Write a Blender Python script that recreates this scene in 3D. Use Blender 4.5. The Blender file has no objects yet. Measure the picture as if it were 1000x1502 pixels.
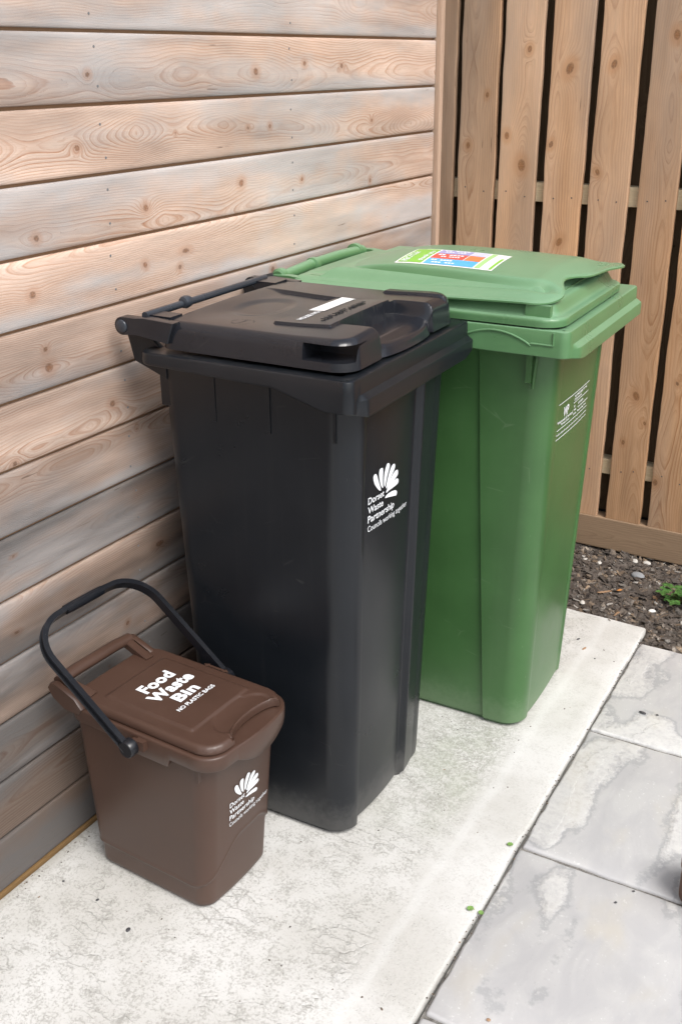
import bpy, bmesh, math, random
import numpy as np
from mathutils import Vector, Matrix, Euler
random.seed(7); rng = np.random.default_rng(7)
sc = bpy.context.scene; COL = sc.collection
PI = math.pi

# ---------------------------------------------------------------- camera, world, sun, exposure
cd = bpy.data.cameras.new('camera'); cam = bpy.data.objects.new('camera', cd); COL.objects.link(cam)
cam.location = (1.34032691, -2.69332614, 1.44702728)
cam.rotation_euler = (1.16304620, 0.00770708, 0.53755184)
cd.sensor_fit = 'HORIZONTAL'; cd.sensor_width = 36; cd.lens = 36 * 1.53792
cd.clip_start = 0.05; cd.clip_end = 500
sc.camera = cam
SUN_EL, SUN_AZ = math.radians(54), math.radians(-24)     # azimuth of the light measured from +x
world = bpy.data.worlds.new('World'); sc.world = world; world.use_nodes = True
wt = world.node_tree; wt.nodes.clear()
wo = wt.nodes.new('ShaderNodeOutputWorld'); wb = wt.nodes.new('ShaderNodeBackground')
sky = wt.nodes.new('ShaderNodeTexSky'); sky.sky_type = 'NISHITA'; sky.sun_disc = False
sky.sun_elevation = SUN_EL; sky.sun_rotation = PI/2 - SUN_AZ
sky.air_density = 1.0; sky.dust_density = 4.0; sky.ozone_density = 1.0
hs = wt.nodes.new('ShaderNodeHueSaturation'); hs.inputs['Saturation'].default_value = 0.48
wt.links.new(sky.outputs[0], hs.inputs['Color']); wt.links.new(hs.outputs[0], wb.inputs[0])
wb.inputs[1].default_value = 0.12; wt.links.new(wb.outputs[0], wo.inputs[0])
sd = bpy.data.lights.new('sun', 'SUN'); sd.energy = 1.4; sd.angle = math.radians(30); sd.color = (1.0, 0.975, 0.945)
sun = bpy.data.objects.new('sun', sd); COL.objects.link(sun)
dv = Vector((math.cos(SUN_EL)*math.cos(SUN_AZ), math.cos(SUN_EL)*math.sin(SUN_AZ), math.sin(SUN_EL)))
sun.rotation_euler = dv.to_track_quat('Z', 'Y').to_euler()
sc.view_settings.view_transform = 'Standard'; sc.view_settings.look = 'None'
sc.view_settings.gamma = 1; sc.view_settings.exposure = 0.84
sc.render.engine = 'CYCLES'

# ---------------------------------------------------------------- helpers
def s2l(r, g, b):
    f = lambda c: (c/255/12.92) if c/255 <= .04045 else ((c/255+.055)/1.055)**2.4
    return (f(r), f(g), f(b), 1)
def mesh(name, V, Fc, m=None, parent=None, smooth=True, angle=35, loc=None):
    me = bpy.data.meshes.new(name)
    V = np.asarray(V, float)
    me.from_pydata(V.tolist(), [], Fc if isinstance(Fc, list) else Fc.tolist())
    me.validate(); me.update()
    o = bpy.data.objects.new(name, me); COL.objects.link(o)
    if m: me.materials.append(m)
    if smooth:
        me.polygons.foreach_set('use_smooth', [True]*len(me.polygons))
        me.set_sharp_from_angle(angle=math.radians(angle))
    if parent: o.parent = parent
    if loc is not None: o.location = loc
    return o
def empty(name, loc, rz, label, cat, group=None):
    o = bpy.data.objects.new(name, None); COL.objects.link(o)
    o.location = loc; o.rotation_euler = (0, 0, rz); o.empty_display_size = .1
    tag(o, label, cat, group); return o
def tag(o, label=None, cat=None, group=None, kind=None):
    if label: o['label'] = label
    if cat: o['category'] = cat
    if group: o['group'] = group
    if kind: o['kind'] = kind
    return o
def sm(a, b, x):
    t = np.clip((np.asarray(x, float)-a)/(b-a), 0, 1); return t*t*(3-2*t)
def lerp(a, b, t): return a+(b-a)*t
class MB:
    def __init__(s): s.V = []; s.F = []
    def add(s, V, Fc):
        n = len(s.V); s.V += [tuple(map(float, v)) for v in V]; s.F += [tuple(int(i)+n for i in f) for f in Fc]
    def box(s, x0, x1, y0, y1, z0, z1, M=None):
        P = [(x0,y0,z0),(x1,y0,z0),(x1,y1,z0),(x0,y1,z0),(x0,y0,z1),(x1,y0,z1),(x1,y1,z1),(x0,y1,z1)]
        if M is not None: P = [M @ Vector(p) for p in P]
        s.add(P, [(3,2,1,0),(4,5,6,7),(0,1,5,4),(1,2,6,5),(2,3,7,6),(3,0,4,7)])
    def tube(s, pts, rad, n=14, cap=True, ell=1.0, up=None):
        pts = [Vector(p) for p in pts]; rings = []
        for i, p in enumerate(pts):
            t = (pts[min(i+1, len(pts)-1)]-pts[max(i-1, 0)]).normalized()
            u = Vector(up) if up is not None else (Vector((0,0,1)) if abs(t.z) < .9 else Vector((1,0,0)))
            a = t.cross(u).normalized(); b = a.cross(t).normalized()
            r = rad[i] if isinstance(rad, (list, tuple)) else rad
            rings.append([p+a*(math.cos(2*PI*k/n)*r)+b*(math.sin(2*PI*k/n)*r*ell) for k in range(n)])
        V = [v for r in rings for v in r]; Fc = []
        for i in range(len(rings)-1):
            for k in range(n):
                a, b = i*n+k, i*n+(k+1) % n
                Fc.append((a, b, b+n, a+n))
        if cap: Fc.append(tuple(range(n-1, -1, -1))); Fc.append(tuple(range((len(rings)-1)*n, len(rings)*n)))
        s.add(V, Fc)
    def prism(s, poly, y0, y1, bev=0.0, axis='y'):
        # poly in (x,z), extruded along y, with a small chamfer
        n = len(poly); c = (sum(p[0] for p in poly)/n, sum(p[1] for p in poly)/n)
        def ring(y, k): return [((c[0]+(p[0]-c[0])*k), y, c[1]+(p[1]-c[1])*k) for p in poly]
        w = max(max(abs(p[0]-c[0]), abs(p[1]-c[1])) for p in poly); k = 1-bev/w
        R = [ring(y0, k), ring(y0+bev, 1), ring(y1-bev, 1), ring(y1, k)] if bev else [ring(y0, 1), ring(y1, 1)]
        V = [v for r in R for v in r]; Fc = []
        for i in range(len(R)-1):
            for j in range(n): a, b = i*n+j, i*n+(j+1) % n; Fc.append((a, b, b+n, a+n))
        Fc.append(tuple(range(n-1, -1, -1))); Fc.append(tuple(range((len(R)-1)*n, len(R)*n)))
        s.add(V, Fc)
    def build(s, name, m, parent=None, **k): 
        o = mesh(name, s.V, s.F, m, parent, **k)
        bm = bmesh.new(); bm.from_mesh(o.data); bmesh.ops.recalc_face_normals(bm, faces=bm.faces); bm.to_mesh(o.data); bm.free()
        if k.get('smooth', True): o.data.set_sharp_from_angle(angle=math.radians(k.get('angle', 35)))
        return o
def rrect(x0, x1, y0, y1, r, nc=10, ne=40):
    """rounded rectangle, counter-clockwise from the near side; r = near-rear, near-front, far-front, far-rear"""
    if not isinstance(r, (tuple, list)): r = (r,)*4
    P = []
    def line(a, b, n):
        for i in range(n): t = i/n; P.append((a[0]+(b[0]-a[0])*t, a[1]+(b[1]-a[1])*t))
    def arc(cx, cy, rr, a0, n):
        for i in range(n): a = a0+PI/2*i/n; P.append((cx+rr*math.cos(a), cy+rr*math.sin(a)))
    line((x0+r[0], y0), (x1-r[1], y0), ne); arc(x1-r[1], y0+r[1], r[1], -PI/2, nc)
    line((x1, y0+r[1]), (x1, y1-r[2]), ne); arc(x1-r[2], y1-r[2], r[2], 0, nc)
    line((x1-r[2], y1), (x0+r[3], y1), ne); arc(x0+r[3], y1-r[3], r[3], PI/2, nc)
    line((x0, y1-r[3]), (x0, y0+r[0]), ne); arc(x0+r[0], y0+r[0], r[0], PI, nc)
    return np.array(P)
def loft(R, cap0=True, cap1=True):
    n = len(R[0]); V = np.concatenate(R); Fc = []
    for i in range(len(R)-1):
        for k in range(n): a, b = i*n+k, i*n+(k+1) % n; Fc.append((a, b, b+n, a+n))
    if cap0: Fc.append(tuple(range(n-1, -1, -1)))
    if cap1: Fc.append(tuple(range((len(R)-1)*n, len(R)*n)))
    return V, Fc
def outdist(P, O):
    """distance of points P from closed outline O"""
    A = O; B = np.roll(O, -1, 0); d = np.full(len(P), 1e9)
    for a, b in zip(A, B):
        ab = b-a; L = ab@ab
        if L < 1e-14: continue
        t = np.clip(((P-a)@ab)/L, 0, 1); q = P-a-t[:, None]*ab
        d = np.minimum(d, np.sqrt((q*q).sum(1)))
    return d
def disc(O, ctr, zt, zb_ring, nr=70, under=None, draft=0.0):
    """filled outline made of shrinking rings; zt(P, d) gives the top height; the edge drops to zb_ring(P); under(P) closes the underside"""
    O = np.asarray(O); ctr = np.asarray(ctr); rings = []
    s = np.concatenate([[1.0], 1-np.linspace(.004, 1, nr)**1.0*.999])
    sub2 = (ctr+(O-ctr)*(1-draft))[::4]
    zb = zb_ring(O); d0 = np.zeros(len(O))
    ztop = zt(O, d0)
    lv = [np.column_stack([O, zb])]
    for t in (.35, .7): lv.append(np.column_stack([ctr+(O-ctr)*(1-draft*t), lerp(zb, ztop, t)]))
    for t in s:
        t = t*(1-draft); P = ctr+(O-ctr)*t; d = outdist(P, sub2) if t < 1-draft else d0
        if t > .97: d = np.maximum(d, 0)
        lv.append(np.column_stack([P, zt(P, d)]))
    if under is not None:
        lo = [np.column_stack([ctr+(O-ctr)*t, under(ctr+(O-ctr)*t)]) for t in (.02, .3, .6, .85, .97)]
        lv = lo+lv
    return loft(lv, under is not None, True)

# numpy value noise ------------------------------------------------
def _h(i, j, s):
    n = (i*374761393+j*668265263+s*1442695041) & 0xffffffff
    n = ((n ^ (n >> 13))*1274126177) & 0xffffffff
    return ((n ^ (n >> 16)) & 0xffff)/65535.0
def vnoise(x, y, s=0):
    x = np.asarray(x, float); y = np.asarray(y, float)
    xi = np.floor(x).astype(np.int64); yi = np.floor(y).astype(np.int64); fx = x-xi; fy = y-yi
    fx = fx*fx*(3-2*fx); fy = fy*fy*(3-2*fy)
    a = _h(xi, yi, s); b = _h(xi+1, yi, s); c = _h(xi, yi+1, s); d = _h(xi+1, yi+1, s)
    return (a+(b-a)*fx)*(1-fy)+(c+(d-c)*fx)*fy-.5
def fbm(x, y, s=0, o=4):
    r = 0; a = 1.0
    for k in range(o): r = r+a*vnoise(x*2**k, y*2**k, s+k*17); a *= .5
    return r

# ---------------------------------------------------------------- materials
class NT:
    def __init__(s, name):
        s.m = bpy.data.materials.new(name); s.m.use_nodes = True; s.t = s.m.node_tree; s.t.nodes.clear()
        s.o = s.t.nodes.new('ShaderNodeOutputMaterial'); s.b = s.t.nodes.new('ShaderNodeBsdfPrincipled')
        s.t.links.new(s.b.outputs[0], s.o.inputs[0])
    def n(s, typ, **k):
        nd = s.t.nodes.new('ShaderNode'+typ)
        for a, v in k.items(): setattr(nd, a, v)
        return nd
    def set(s, inp, v):
        if isinstance(v, bpy.types.NodeSocket): s.t.links.new(v, inp)
        else:
            if isinstance(v, tuple) and len(v) == 3 and len(getattr(inp, 'default_value', (0,)*3)) == 4: v = v+(1,)
            inp.default_value = v
    def P(s, **k):
        for a, v in k.items(): s.set(s.b.inputs[a.replace('_', ' ')], v)
    def co(s, kind='Object', scale=None):
        c = s.n('TexCoord').outputs[kind]
        if scale is not None:
            mp = s.n('Mapping'); s.set(mp.inputs[0], c); mp.inputs['Scale'].default_value = scale; c = mp.outputs[0]
        return c
    def noise(s, vec, scale, detail=4, rough=.55, dist=0.0, out=0):
        nd = s.n('TexNoise'); s.set(nd.inputs['Vector'], vec); nd.inputs['Scale'].default_value = scale
        nd.inputs['Detail'].default_value = detail; nd.inputs['Roughness'].default_value = rough; nd.inputs['Distortion'].default_value = dist
        return nd.outputs[out]
    def vor(s, vec, scale, feat='F1', out='Distance', rnd=1.0):
        nd = s.n('TexVoronoi', feature=feat); s.set(nd.inputs['Vector'], vec); nd.inputs['Scale'].default_value = scale
        nd.inputs['Randomness'].default_value = rnd
        return nd.outputs[out]
    def math(s, op, a, b=None, c=None, clamp=False):
        nd = s.n('Math', operation=op, use_clamp=clamp); s.set(nd.inputs[0], a)
        if b is not None: s.set(nd.inputs[1], b)
        if c is not None: s.set(nd.inputs[2], c)
        return nd.outputs[0]
    def rng(s, v, a, b, c=0.0, d=1.0, smooth=True):
        nd = s.n('MapRange', interpolation_type='SMOOTHSTEP' if smooth else 'LINEAR'); s.set(nd.inputs[0], v)
        for i, q in enumerate((a, b, c, d)): nd.inputs[1+i].default_value = q
        return nd.outputs[0]
    def mix(s, f, a, b, mode='MIX'):
        nd = s.n('Mix', data_type='RGBA', blend_type=mode); s.set(nd.inputs[0], f); s.set(nd.inputs[6], a); s.set(nd.inputs[7], b)
        return nd.outputs[2]
    def ramp(s, f, stops):
        nd = s.n('ValToRGB'); s.set(nd.inputs[0], f); e = nd.color_ramp.elements
        while len(e) < len(stops): e.new(.5)
        for k, (p, c) in enumerate(stops): e[k].position = p; e[k].color = c if len(c) == 4 else c+(1,)
        return nd.outputs[0]
    def bump(s, h, strength=.3, dist=.001, prev=None):
        nd = s.n('Bump'); s.set(nd.inputs['Height'], h); nd.inputs['Strength'].default_value = strength; nd.inputs['Distance'].default_value = dist
        if prev is not None: s.set(nd.inputs['Normal'], prev)
        return nd.outputs[0]

def plastic(name, col, rough=.38, dust=(.30,.29,.27), dustamt=.25, grain=.12, scratch=.0, spec=.5, sky_sheen=None, low_dirt=.16):
    t = NT(name); c = t.co()
    big = t.noise(c, 6, 4, .6); fine = t.noise(c, 900, 2, .6); mid = t.noise(c, 60, 5, .65)
    base = t.mix(t.rng(big, .3, .7), tuple(x*.92 for x in col), tuple(min(1, x*1.08) for x in col))
    if sky_sheen is not None:
        nz0 = t.n('SeparateXYZ'); t.set(nz0.inputs[0], t.n('NewGeometry').outputs['Normal'])
        base = t.mix(t.math('MULTIPLY', t.rng(nz0.outputs[2], .3, .95), t.rng(big, .2, .8, .8, 1.0)), base, sky_sheen)  # sky reflection put into the colour: upward faces turn paler
    nz = t.n('SeparateXYZ'); t.set(nz.inputs[0], t.n('NewGeometry').outputs['Normal'])
    upf = t.rng(nz.outputs[2], .5, 1.0)
    sp = t.rng(t.vor(c, 140), .075, .03)                           # small specks of dirt
    spm = t.rng(t.noise(c, 25, 3), .50, .66)
    speck = t.math('MULTIPLY', sp, t.math('MULTIPLY', spm, t.math('MULTIPLY_ADD', upf, .5, .18)))
    dm = t.math('MULTIPLY', t.math('MULTIPLY', upf, t.rng(mid, .45, .85)), dustamt)
    # long faint scuffs
    sc1 = t.n('TexNoise'); mp = t.n('Mapping'); t.set(mp.inputs[0], c); mp.inputs['Rotation'].default_value = (.5, .8, .3); mp.inputs['Scale'].default_value = (14, 300, 40)
    t.set(sc1.inputs['Vector'], mp.outputs[0]); sc1.inputs['Scale'].default_value = 1.0; sc1.inputs['Detail'].default_value = 2
    scr = t.math('MULTIPLY', t.rng(sc1.outputs[0], .74, .80), .06+scratch)
    sz = t.n('SeparateXYZ'); t.set(sz.inputs[0], t.n('NewGeometry').outputs['Position'])
    low = t.math('MULTIPLY', t.rng(t.math('SUBTRACT', sz.outputs[2], t.math('MULTIPLY', mid, .09)), .05, -.03), low_dirt)
    f = t.math('MAXIMUM', t.math('MAXIMUM', t.math('MAXIMUM', speck, dm), scr), low, clamp=True)
    m2 = t.n('Mapping'); t.set(m2.inputs[0], c); m2.inputs['Rotation'].default_value = (.9, .4, .7); m2.inputs['Scale'].default_value = (7, 34, 13)
    hair = t.math('MULTIPLY', t.rng(t.vor(m2.outputs[0], 1.0, 'DISTANCE_TO_EDGE'), .016, .005), t.rng(t.noise(c, 11, 3), .56, .66))
    drip = t.rng(t.noise(t.co(scale=(70, 70, 2.2)), 1.0, 4, .6), .50, .78, 0, .010)
    f = t.math('MAXIMUM', f, t.math('MULTIPLY', hair, .035+scratch*.6))
    f = t.math('MAXIMUM', f, t.math('MULTIPLY', drip, t.rng(nz.outputs[2], .5, .2)), clamp=True)
    colr = t.mix(f, base, dust)
    rr = t.math('ADD', t.rng(big, .3, .7, rough-.03, rough+.03), t.math('MULTIPLY', f, .3))
    nb = t.bump(t.noise(c, 7, 1), .12, .004)
    t.P(Base_Color=colr, Roughness=rr, Normal=nb, Specular_IOR_Level=spec)
    return t.m
M = {}
M['black'] = plastic('black_plastic', (.0075,.0095,.0125), .30, dustamt=.07, spec=.42)
M['black_lid'] = plastic('dark_lid_plastic', (.013,.0145,.019), .22, dust=(.14,.13,.125), dustamt=.07, scratch=.03)
M['green'] = plastic('green_plastic', (.047,.122,.038), .32, dust=(.35,.42,.30), dustamt=.16, scratch=.12)
M['green_lid'] = plastic('green_lid_plastic', (.085,.195,.082), .30, dust=(.35,.45,.34), dustamt=.10, scratch=.03, sky_sheen=(.155,.285,.165))
M['brown'] = plastic('brown_plastic', (.062,.033,.023), .38, dust=(.20,.15,.12), dustamt=.04, low_dirt=.08)
M['handle'] = plastic('black_handle_plastic', (.006,.007,.010), .30, dustamt=.05)
M['bar'] = plastic('grey_bar_plastic', (.030,.036,.046), .25, dustamt=.15)
M['rubber'] = plastic('rubber', (.02,.02,.02), .7)
def flat(name, col, rough=.5):
    t = NT(name); c = t.co(); n = t.noise(c, 200, 3)
    t.P(Base_Color=t.mix(t.rng(n, .3, .7), tuple(x*.93 for x in col), col), Roughness=rough); return t.m
M['print'] = flat('white_print', (.80,.83,.86)); M['emboss'] = M['black_lid']
for k, c in dict(stk_white=(.85,.86,.85), stk_green=(.23,.52,.06), stk_red=(.75,.10,.07), stk_blue=(.10,.42,.75), stk_orange=(.85,.22,.08), stk_purple=(.38,.36,.62), stk_lilac=(.60,.60,.80), stk_pale=(.38,.62,.25)).items(): M[k] = flat(k, c, .35)

def wood(name, early, late, grey, dark, along, contrast=.8, tonelo=.82, tonehi=1.12, bumpd=.0006, green=None):
    t = NT(name)
    at = t.n('Attribute', attribute_name='wood'); sp = t.n('SeparateColor'); t.set(sp.inputs[0], at.outputs['Color'])
    phase, knot, weather, tone = sp.outputs[0], sp.outputs[1], sp.outputs[2], at.outputs['Alpha']
    scl = {'y': (90, 5, 90), 'z': (90, 90, 5), 'x': (5, 90, 90)}[along]
    c = t.co()
    fib = t.noise(t.co(scale=scl), 4, 5, .7)
    fib2 = t.noise(t.co(scale=tuple(s*.25 for s in scl)), 4, 4, .6)
    ph = t.math('ADD', phase, t.math('MULTIPLY', fib2, .5))
    f = t.math('FRACT', ph)
    knot0 = knot
    f2 = t.math('FRACT', t.math('MULTIPLY', ph, 2.63))
    lw = t.math('MULTIPLY', t.math('POWER', f, 2.8), t.rng(f, 1.0, .90))
    lw = t.math('ADD', lw, t.math('MULTIPLY', t.math('POWER', f2, 3.0), .38), clamp=True)
    vary = t.rng(t.noise(t.co(scale=tuple(s*.05 for s in scl)), 5, 3), .3, .7, .35, 1.0)
    lw = t.math('MULTIPLY', lw, vary)
    col = t.mix(t.math('MULTIPLY', lw, contrast), early, late)
    col = t.mix(t.rng(fib, .35, .72, 0, .42), col, tuple(x*.62 for x in early))
    blot = t.noise(t.co(scale=tuple(max(s*.06, 1.2) for s in scl)), 3, 4, .6)
    col = t.mix(t.rng(blot, .42, .70, 0, .38), col, t.mix(.5, late, early))
    g = t.math('MULTIPLY', weather, t.rng(fib, .2, .7, .7, 1.0), clamp=True)
    col = t.mix(g, col, grey)
    fl = t.rng(t.noise(c, 420, 3, .7), .66, .74, 0, .35)
    col = t.mix(fl, col, dark)
    # knots: attribute >1 marks the rim, 0..1 the halo
    halo = t.rng(knot, .35, .85, 0, .50); core = t.rng(knot, .86, .95); cen = t.rng(knot, .93, 1.0, 0, .35)
    kr = t.noise(c, 260, 3)
    col = t.mix(halo, col, t.mix(.35, late, early)); kc = t.rng(t.noise(c, 9, 2), .40, .60)
    col = t.mix(t.math('MULTIPLY', core, t.rng(kr, .2, .6, .25, .75)), col, t.mix(kc, dark, tuple(x*.55 for x in late)))
    col = t.mix(cen, col, late)
    crk = t.math('MULTIPLY', t.rng(t.noise(t.co(scale=tuple(s*.55 for s in scl)), 3.1, 3, .5), .675, .70), t.rng(t.noise(c, 6, 2), .50, .62))
    col = t.mix(t.math('MULTIPLY', crk, .6), col, dark)
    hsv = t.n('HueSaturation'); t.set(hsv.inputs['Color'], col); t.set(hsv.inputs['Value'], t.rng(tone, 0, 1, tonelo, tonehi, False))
    hb = t.math('ADD', t.math('MULTIPLY', lw, .8), t.math('MULTIPLY', fib, .7))
    t.P(Base_Color=hsv.outputs[0], Roughness=.72, Specular_IOR_Level=.25, Normal=t.bump(hb, .55, bumpd))
    return t.m
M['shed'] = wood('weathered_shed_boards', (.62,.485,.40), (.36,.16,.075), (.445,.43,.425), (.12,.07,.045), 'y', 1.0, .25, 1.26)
M['fence'] = wood('larch_slats', (.66,.40,.225), (.36,.155,.055), (.43,.36,.30), (.10,.055,.035), 'z', 1.0, .5, 1.2)
M['gravelboard'] = wood('gravel_board', (.34,.235,.15), (.19,.12,.075), (.36,.30,.23), (.06,.035,.025), 'x', .8)
M['rail'] = wood('fence_rail', (.66,.56,.38), (.48,.38,.23), (.40,.36,.27), (.12,.08,.04), 'x', .6)
M['trim'] = wood('corner_trim', (.50,.36,.27), (.36,.22,.14), (.45,.40,.37), (.12,.07,.045), 'z', .6)
M['plinth'] = wood('base_batten', (.20,.12,.05), (.12,.07,.03), (.20,.18,.10), (.04,.03,.02), 'y', .6)

def wood_attr(o, U, V, knots, seed, weather=None, tone=.5, spacing=.0055, bw=.112, offc=None):
    """U along the board, V across it (0..bw) for each vertex of o"""
    r = random.Random(seed)
    vc = (r.uniform(.1, .9) if offc is None else offc)*bw+fbm(U*1.1+seed*3.1, U*0+seed, seed)*.045
    d0 = r.uniform(.004, .03)+np.abs(fbm(U*1.6+seed*1.7, U*0+.3, seed+5))*.07
    vv = V+fbm(U*7, V*18, seed+9, 3)*.004
    rr = np.sqrt((vv-vc)**2+d0**2)
    ph = rr/spacing*1.0+U*.8+fbm(U*2.5, V*10, seed+11, 3)*.7
    kn = np.zeros_like(U)
    for (ku, kv, kr, el) in knots:
        du, dvv = (U-ku), (V-kv)
        rot = r.uniform(-.5, .5); a, b = du*math.cos(rot)+dvv*math.sin(rot), -du*math.sin(rot)+dvv*math.cos(rot)
        q = np.sqrt((a/(kr*el))**2+(b/kr)**2)
        w = np.exp(-(du/(kr*3.8))**2-(dvv/(kr*1.9))**2)
        ph = ph+w*(kr/.0085)*2.6*(1 if r.random() < .5 else -1)+np.exp(-q*q*.35)*1.6
        kn = np.maximum(kn, np.exp(-(q**2)*.16))
    W = np.zeros_like(U) if weather is None else weather
    T = np.full_like(U, tone)+fbm(U*2, V*9, seed+33, 4)*.42+fbm(U*9, V*60, seed+35, 3)*.16
    a = o.data.color_attributes.new('wood', 'FLOAT_COLOR', 'POINT')
    a.data.foreach_set('color', np.column_stack([ph+50, kn, np.clip(W, 0, 1), np.clip(T, 0, 1)]).astype(np.float32).ravel())
def join_attr(parts, name, m, parent=None, loc=None):
    """several (V,F,attr) grids in one mesh"""
    Vs, Fs, As, n = [], [], [], 0
    for V, Fc, A in parts: Vs.append(V); Fs.append(Fc+n); As.append(A); n += len(V)
    V = np.concatenate(Vs); Fc = np.concatenate(Fs); A = np.concatenate(As)
    me = bpy.data.meshes.new(name); me.vertices.add(len(V)); me.vertices.foreach_set('co', V.astype(np.float32).ravel())
    me.loops.add(Fc.size); me.loops.foreach_set('vertex_index', Fc.astype(np.int32).ravel())
    me.polygons.add(len(Fc)); me.polygons.foreach_set('loop_start', np.arange(0, Fc.size, 4, dtype=np.int32))
    me.update(calc_edges=True)
    o = bpy.data.objects.new(name, me); COL.objects.link(o); me.materials.append(m)
    at = me.color_attributes.new('wood', 'FLOAT_COLOR', 'POINT'); at.data.foreach_set('color', A.astype(np.float32).ravel())
    me.polygons.foreach_set('use_smooth', [True]*len(me.polygons)); me.set_sharp_from_angle(angle=math.radians(35))
    if parent: o.parent = parent
    return o
class _A:   # lets wood_attr write into an array instead of a mesh
    def __init__(s):
        s.data = s; s.color_attributes = s; s.arr = None
    def new(s, *a): return s
    def foreach_set(s, n, v): s.arr = np.asarray(v).reshape(-1, 4)
def board_grid(L0, L1, W, thick, nu, edge, place, knots, seed, weather=None, tone=.5, spacing=.0055, prof=None, coarse=None, offc=None, warp=None):
    """a plank: length L0..L1, width W; place(u, v, d) -> xyz, d = depth behind the face"""
    us = np.linspace(L0, L1, nu) if coarse is None else np.concatenate([coarse, np.linspace(L0, L1, nu)])
    nv = max(6, int(W/.0042))
    vs = np.concatenate([[0, 0], [edge*.3, edge], np.linspace(edge, W-edge, nv)[1:-1], [W-edge, W-edge*.3], [W, W]])
    ds = np.concatenate([[thick, edge], [edge*.3, 0], np.zeros(nv-2), [0, edge*.3], [edge, thick]])
    U, Vv = np.meshgrid(us, vs, indexing='ij'); D = np.broadcast_to(ds, U.shape).copy()
    u, v, d = U.ravel(), Vv.ravel(), D.ravel()
    wv = v if warp is None else v+warp(u)*np.where(v > W/2, 1, -1)*sm(0, 1, np.abs(v/W-.5)*2)
    P = np.column_stack(place(u, wv, d)); n0, n1 = len(us), len(vs)
    i, j = np.meshgrid(np.arange(n0-1), np.arange(n1-1), indexing='ij'); a = (i*n1+j).ravel()
    Fc = np.column_stack([a, a+1, a+n1+1, a+n1])
    # end caps
    A = _A(); wood_attr(A, u, v+np.maximum(0, d-edge)*.7, knots, seed, None if weather is None else weather(u, v), tone, spacing, W, offc)
    return P, Fc, A.arr

# ================================================================= GROUND
def mat_concrete():
    t = NT('concrete'); c = t.co()
    n1 = t.noise(c, 3.2, 5, .6); n2 = t.noise(c, 28, 6, .7); n3 = t.noise(c, 160, 4, .7); n4 = t.noise(c, 520, 3, .7)
    sx = t.n('SeparateXYZ'); t.set(sx.inputs[0], c)
    edge = t.math('ADD', sx.outputs[0], t.math('MULTIPLY', sx.outputs[1], .0245))     # constant along the slab's edge
    edge = t.math('ADD', edge, t.math('MULTIPLY', t.noise(c, 5, 3), .03))
    inner = t.rng(edge, .665, .60)
    band = t.math('MULTIPLY', t.rng(edge, .645, .66), t.rng(edge, .68, .665))
    col = t.mix(t.rng(n1, .35, .65), (.49,.485,.46), (.59,.59,.575))
    col = t.mix(t.math('MULTIPLY', t.rng(t.math('ADD', t.noise(c, 170, 5, .78, .5), t.math('MULTIPLY', t.math('SUBTRACT', n2, .5), .55)), .49, .60), t.math('MULTIPLY_ADD', inner, .45, .20)), col, (.30,.295,.27))
    # stain of algae and worn patches in front of the bins
    gx = t.math('SUBTRACT', sx.outputs[0], .60); gy = t.math('ADD', sx.outputs[1], .85)
    rr = t.math('SQRT', t.math('ADD', t.math('MULTIPLY', gx, t.math('MULTIPLY', gx, 9.0)), t.math('MULTIPLY', gy, t.math('MULTIPLY', gy, 4.0))))
    patch = t.math('MULTIPLY', t.rng(t.math('ADD', rr, t.math('MULTIPLY', n1, .35)), 1.05, .35), inner)
    worn = t.rng(t.noise(c, 95, 6, .8, 1.0), .45, .55)
    col = t.mix(t.math('MULTIPLY', t.math('MULTIPLY', patch, worn), .62), col, (.25,.26,.215))
    col = t.mix(t.math('MULTIPLY', patch, t.rng(t.noise(c, 9, 3), .4, .65, 0, .35)), col, (.40,.43,.35))
    # shrinkage scores
    vx = t.n('Mapping'); t.set(vx.inputs[0], c); vx.inputs['Rotation'].default_value = (0, 0, .9); vx.inputs['Scale'].default_value = (8, 34, 1)
    dn = t.n('VectorMath', operation='ADD'); t.set(dn.inputs[0], vx.outputs[0])
    nn = t.n('TexNoise'); t.set(nn.inputs['Vector'], c); nn.inputs['Scale'].default_value = 22
    sc2 = t.n('VectorMath', operation='SCALE'); t.set(sc2.inputs[0], nn.outputs['Color']); sc2.inputs['Scale'].default_value = 1.4
    t.set(dn.inputs[1], sc2.outputs[0])
    cr = t.rng(t.vor(dn.outputs[0], 1.0, 'DISTANCE_TO_EDGE'), .055, .015)
    crm = t.math('MULTIPLY', t.math('MULTIPLY', cr, t.rng(t.noise(c, 7, 3), .50, .62)), inner)
    col = t.mix(t.math('MULTIPLY', crm, .22), col, (.20,.20,.18))
    pit = t.math('MULTIPLY', t.rng(t.vor(c, 210), .22, .10), t.rng(n2, .42, .60))
    col = t.mix(t.math('MULTIPLY', pit, .6), col, (.22,.21,.19))
    col = t.mix(t.rng(n4, .60, .72, 0, .35), col, (.30,.29,.26))
    col = t.mix(t.math('MULTIPLY', band, .25), col, (.66,.67,.66))
    # damp dirt along the wall foot
    wl = t.math('MULTIPLY', t.rng(t.math('ADD', sx.outputs[0], t.math('MULTIPLY', n2, .03)), .055, .0), .6)
    col = t.mix(wl, col, (.20,.185,.14))
    h = t.math('ADD', t.math('MULTIPLY', n3, .5), t.math('ADD', t.math('MULTIPLY', n2, 1.1), t.math('MULTIPLY', t.math('ADD', crm, pit), -.7)))
    t.P(Base_Color=col, Roughness=.9, Specular_IOR_Level=.2, Normal=t.bump(h, .6, .0022))
    return t.m
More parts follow.
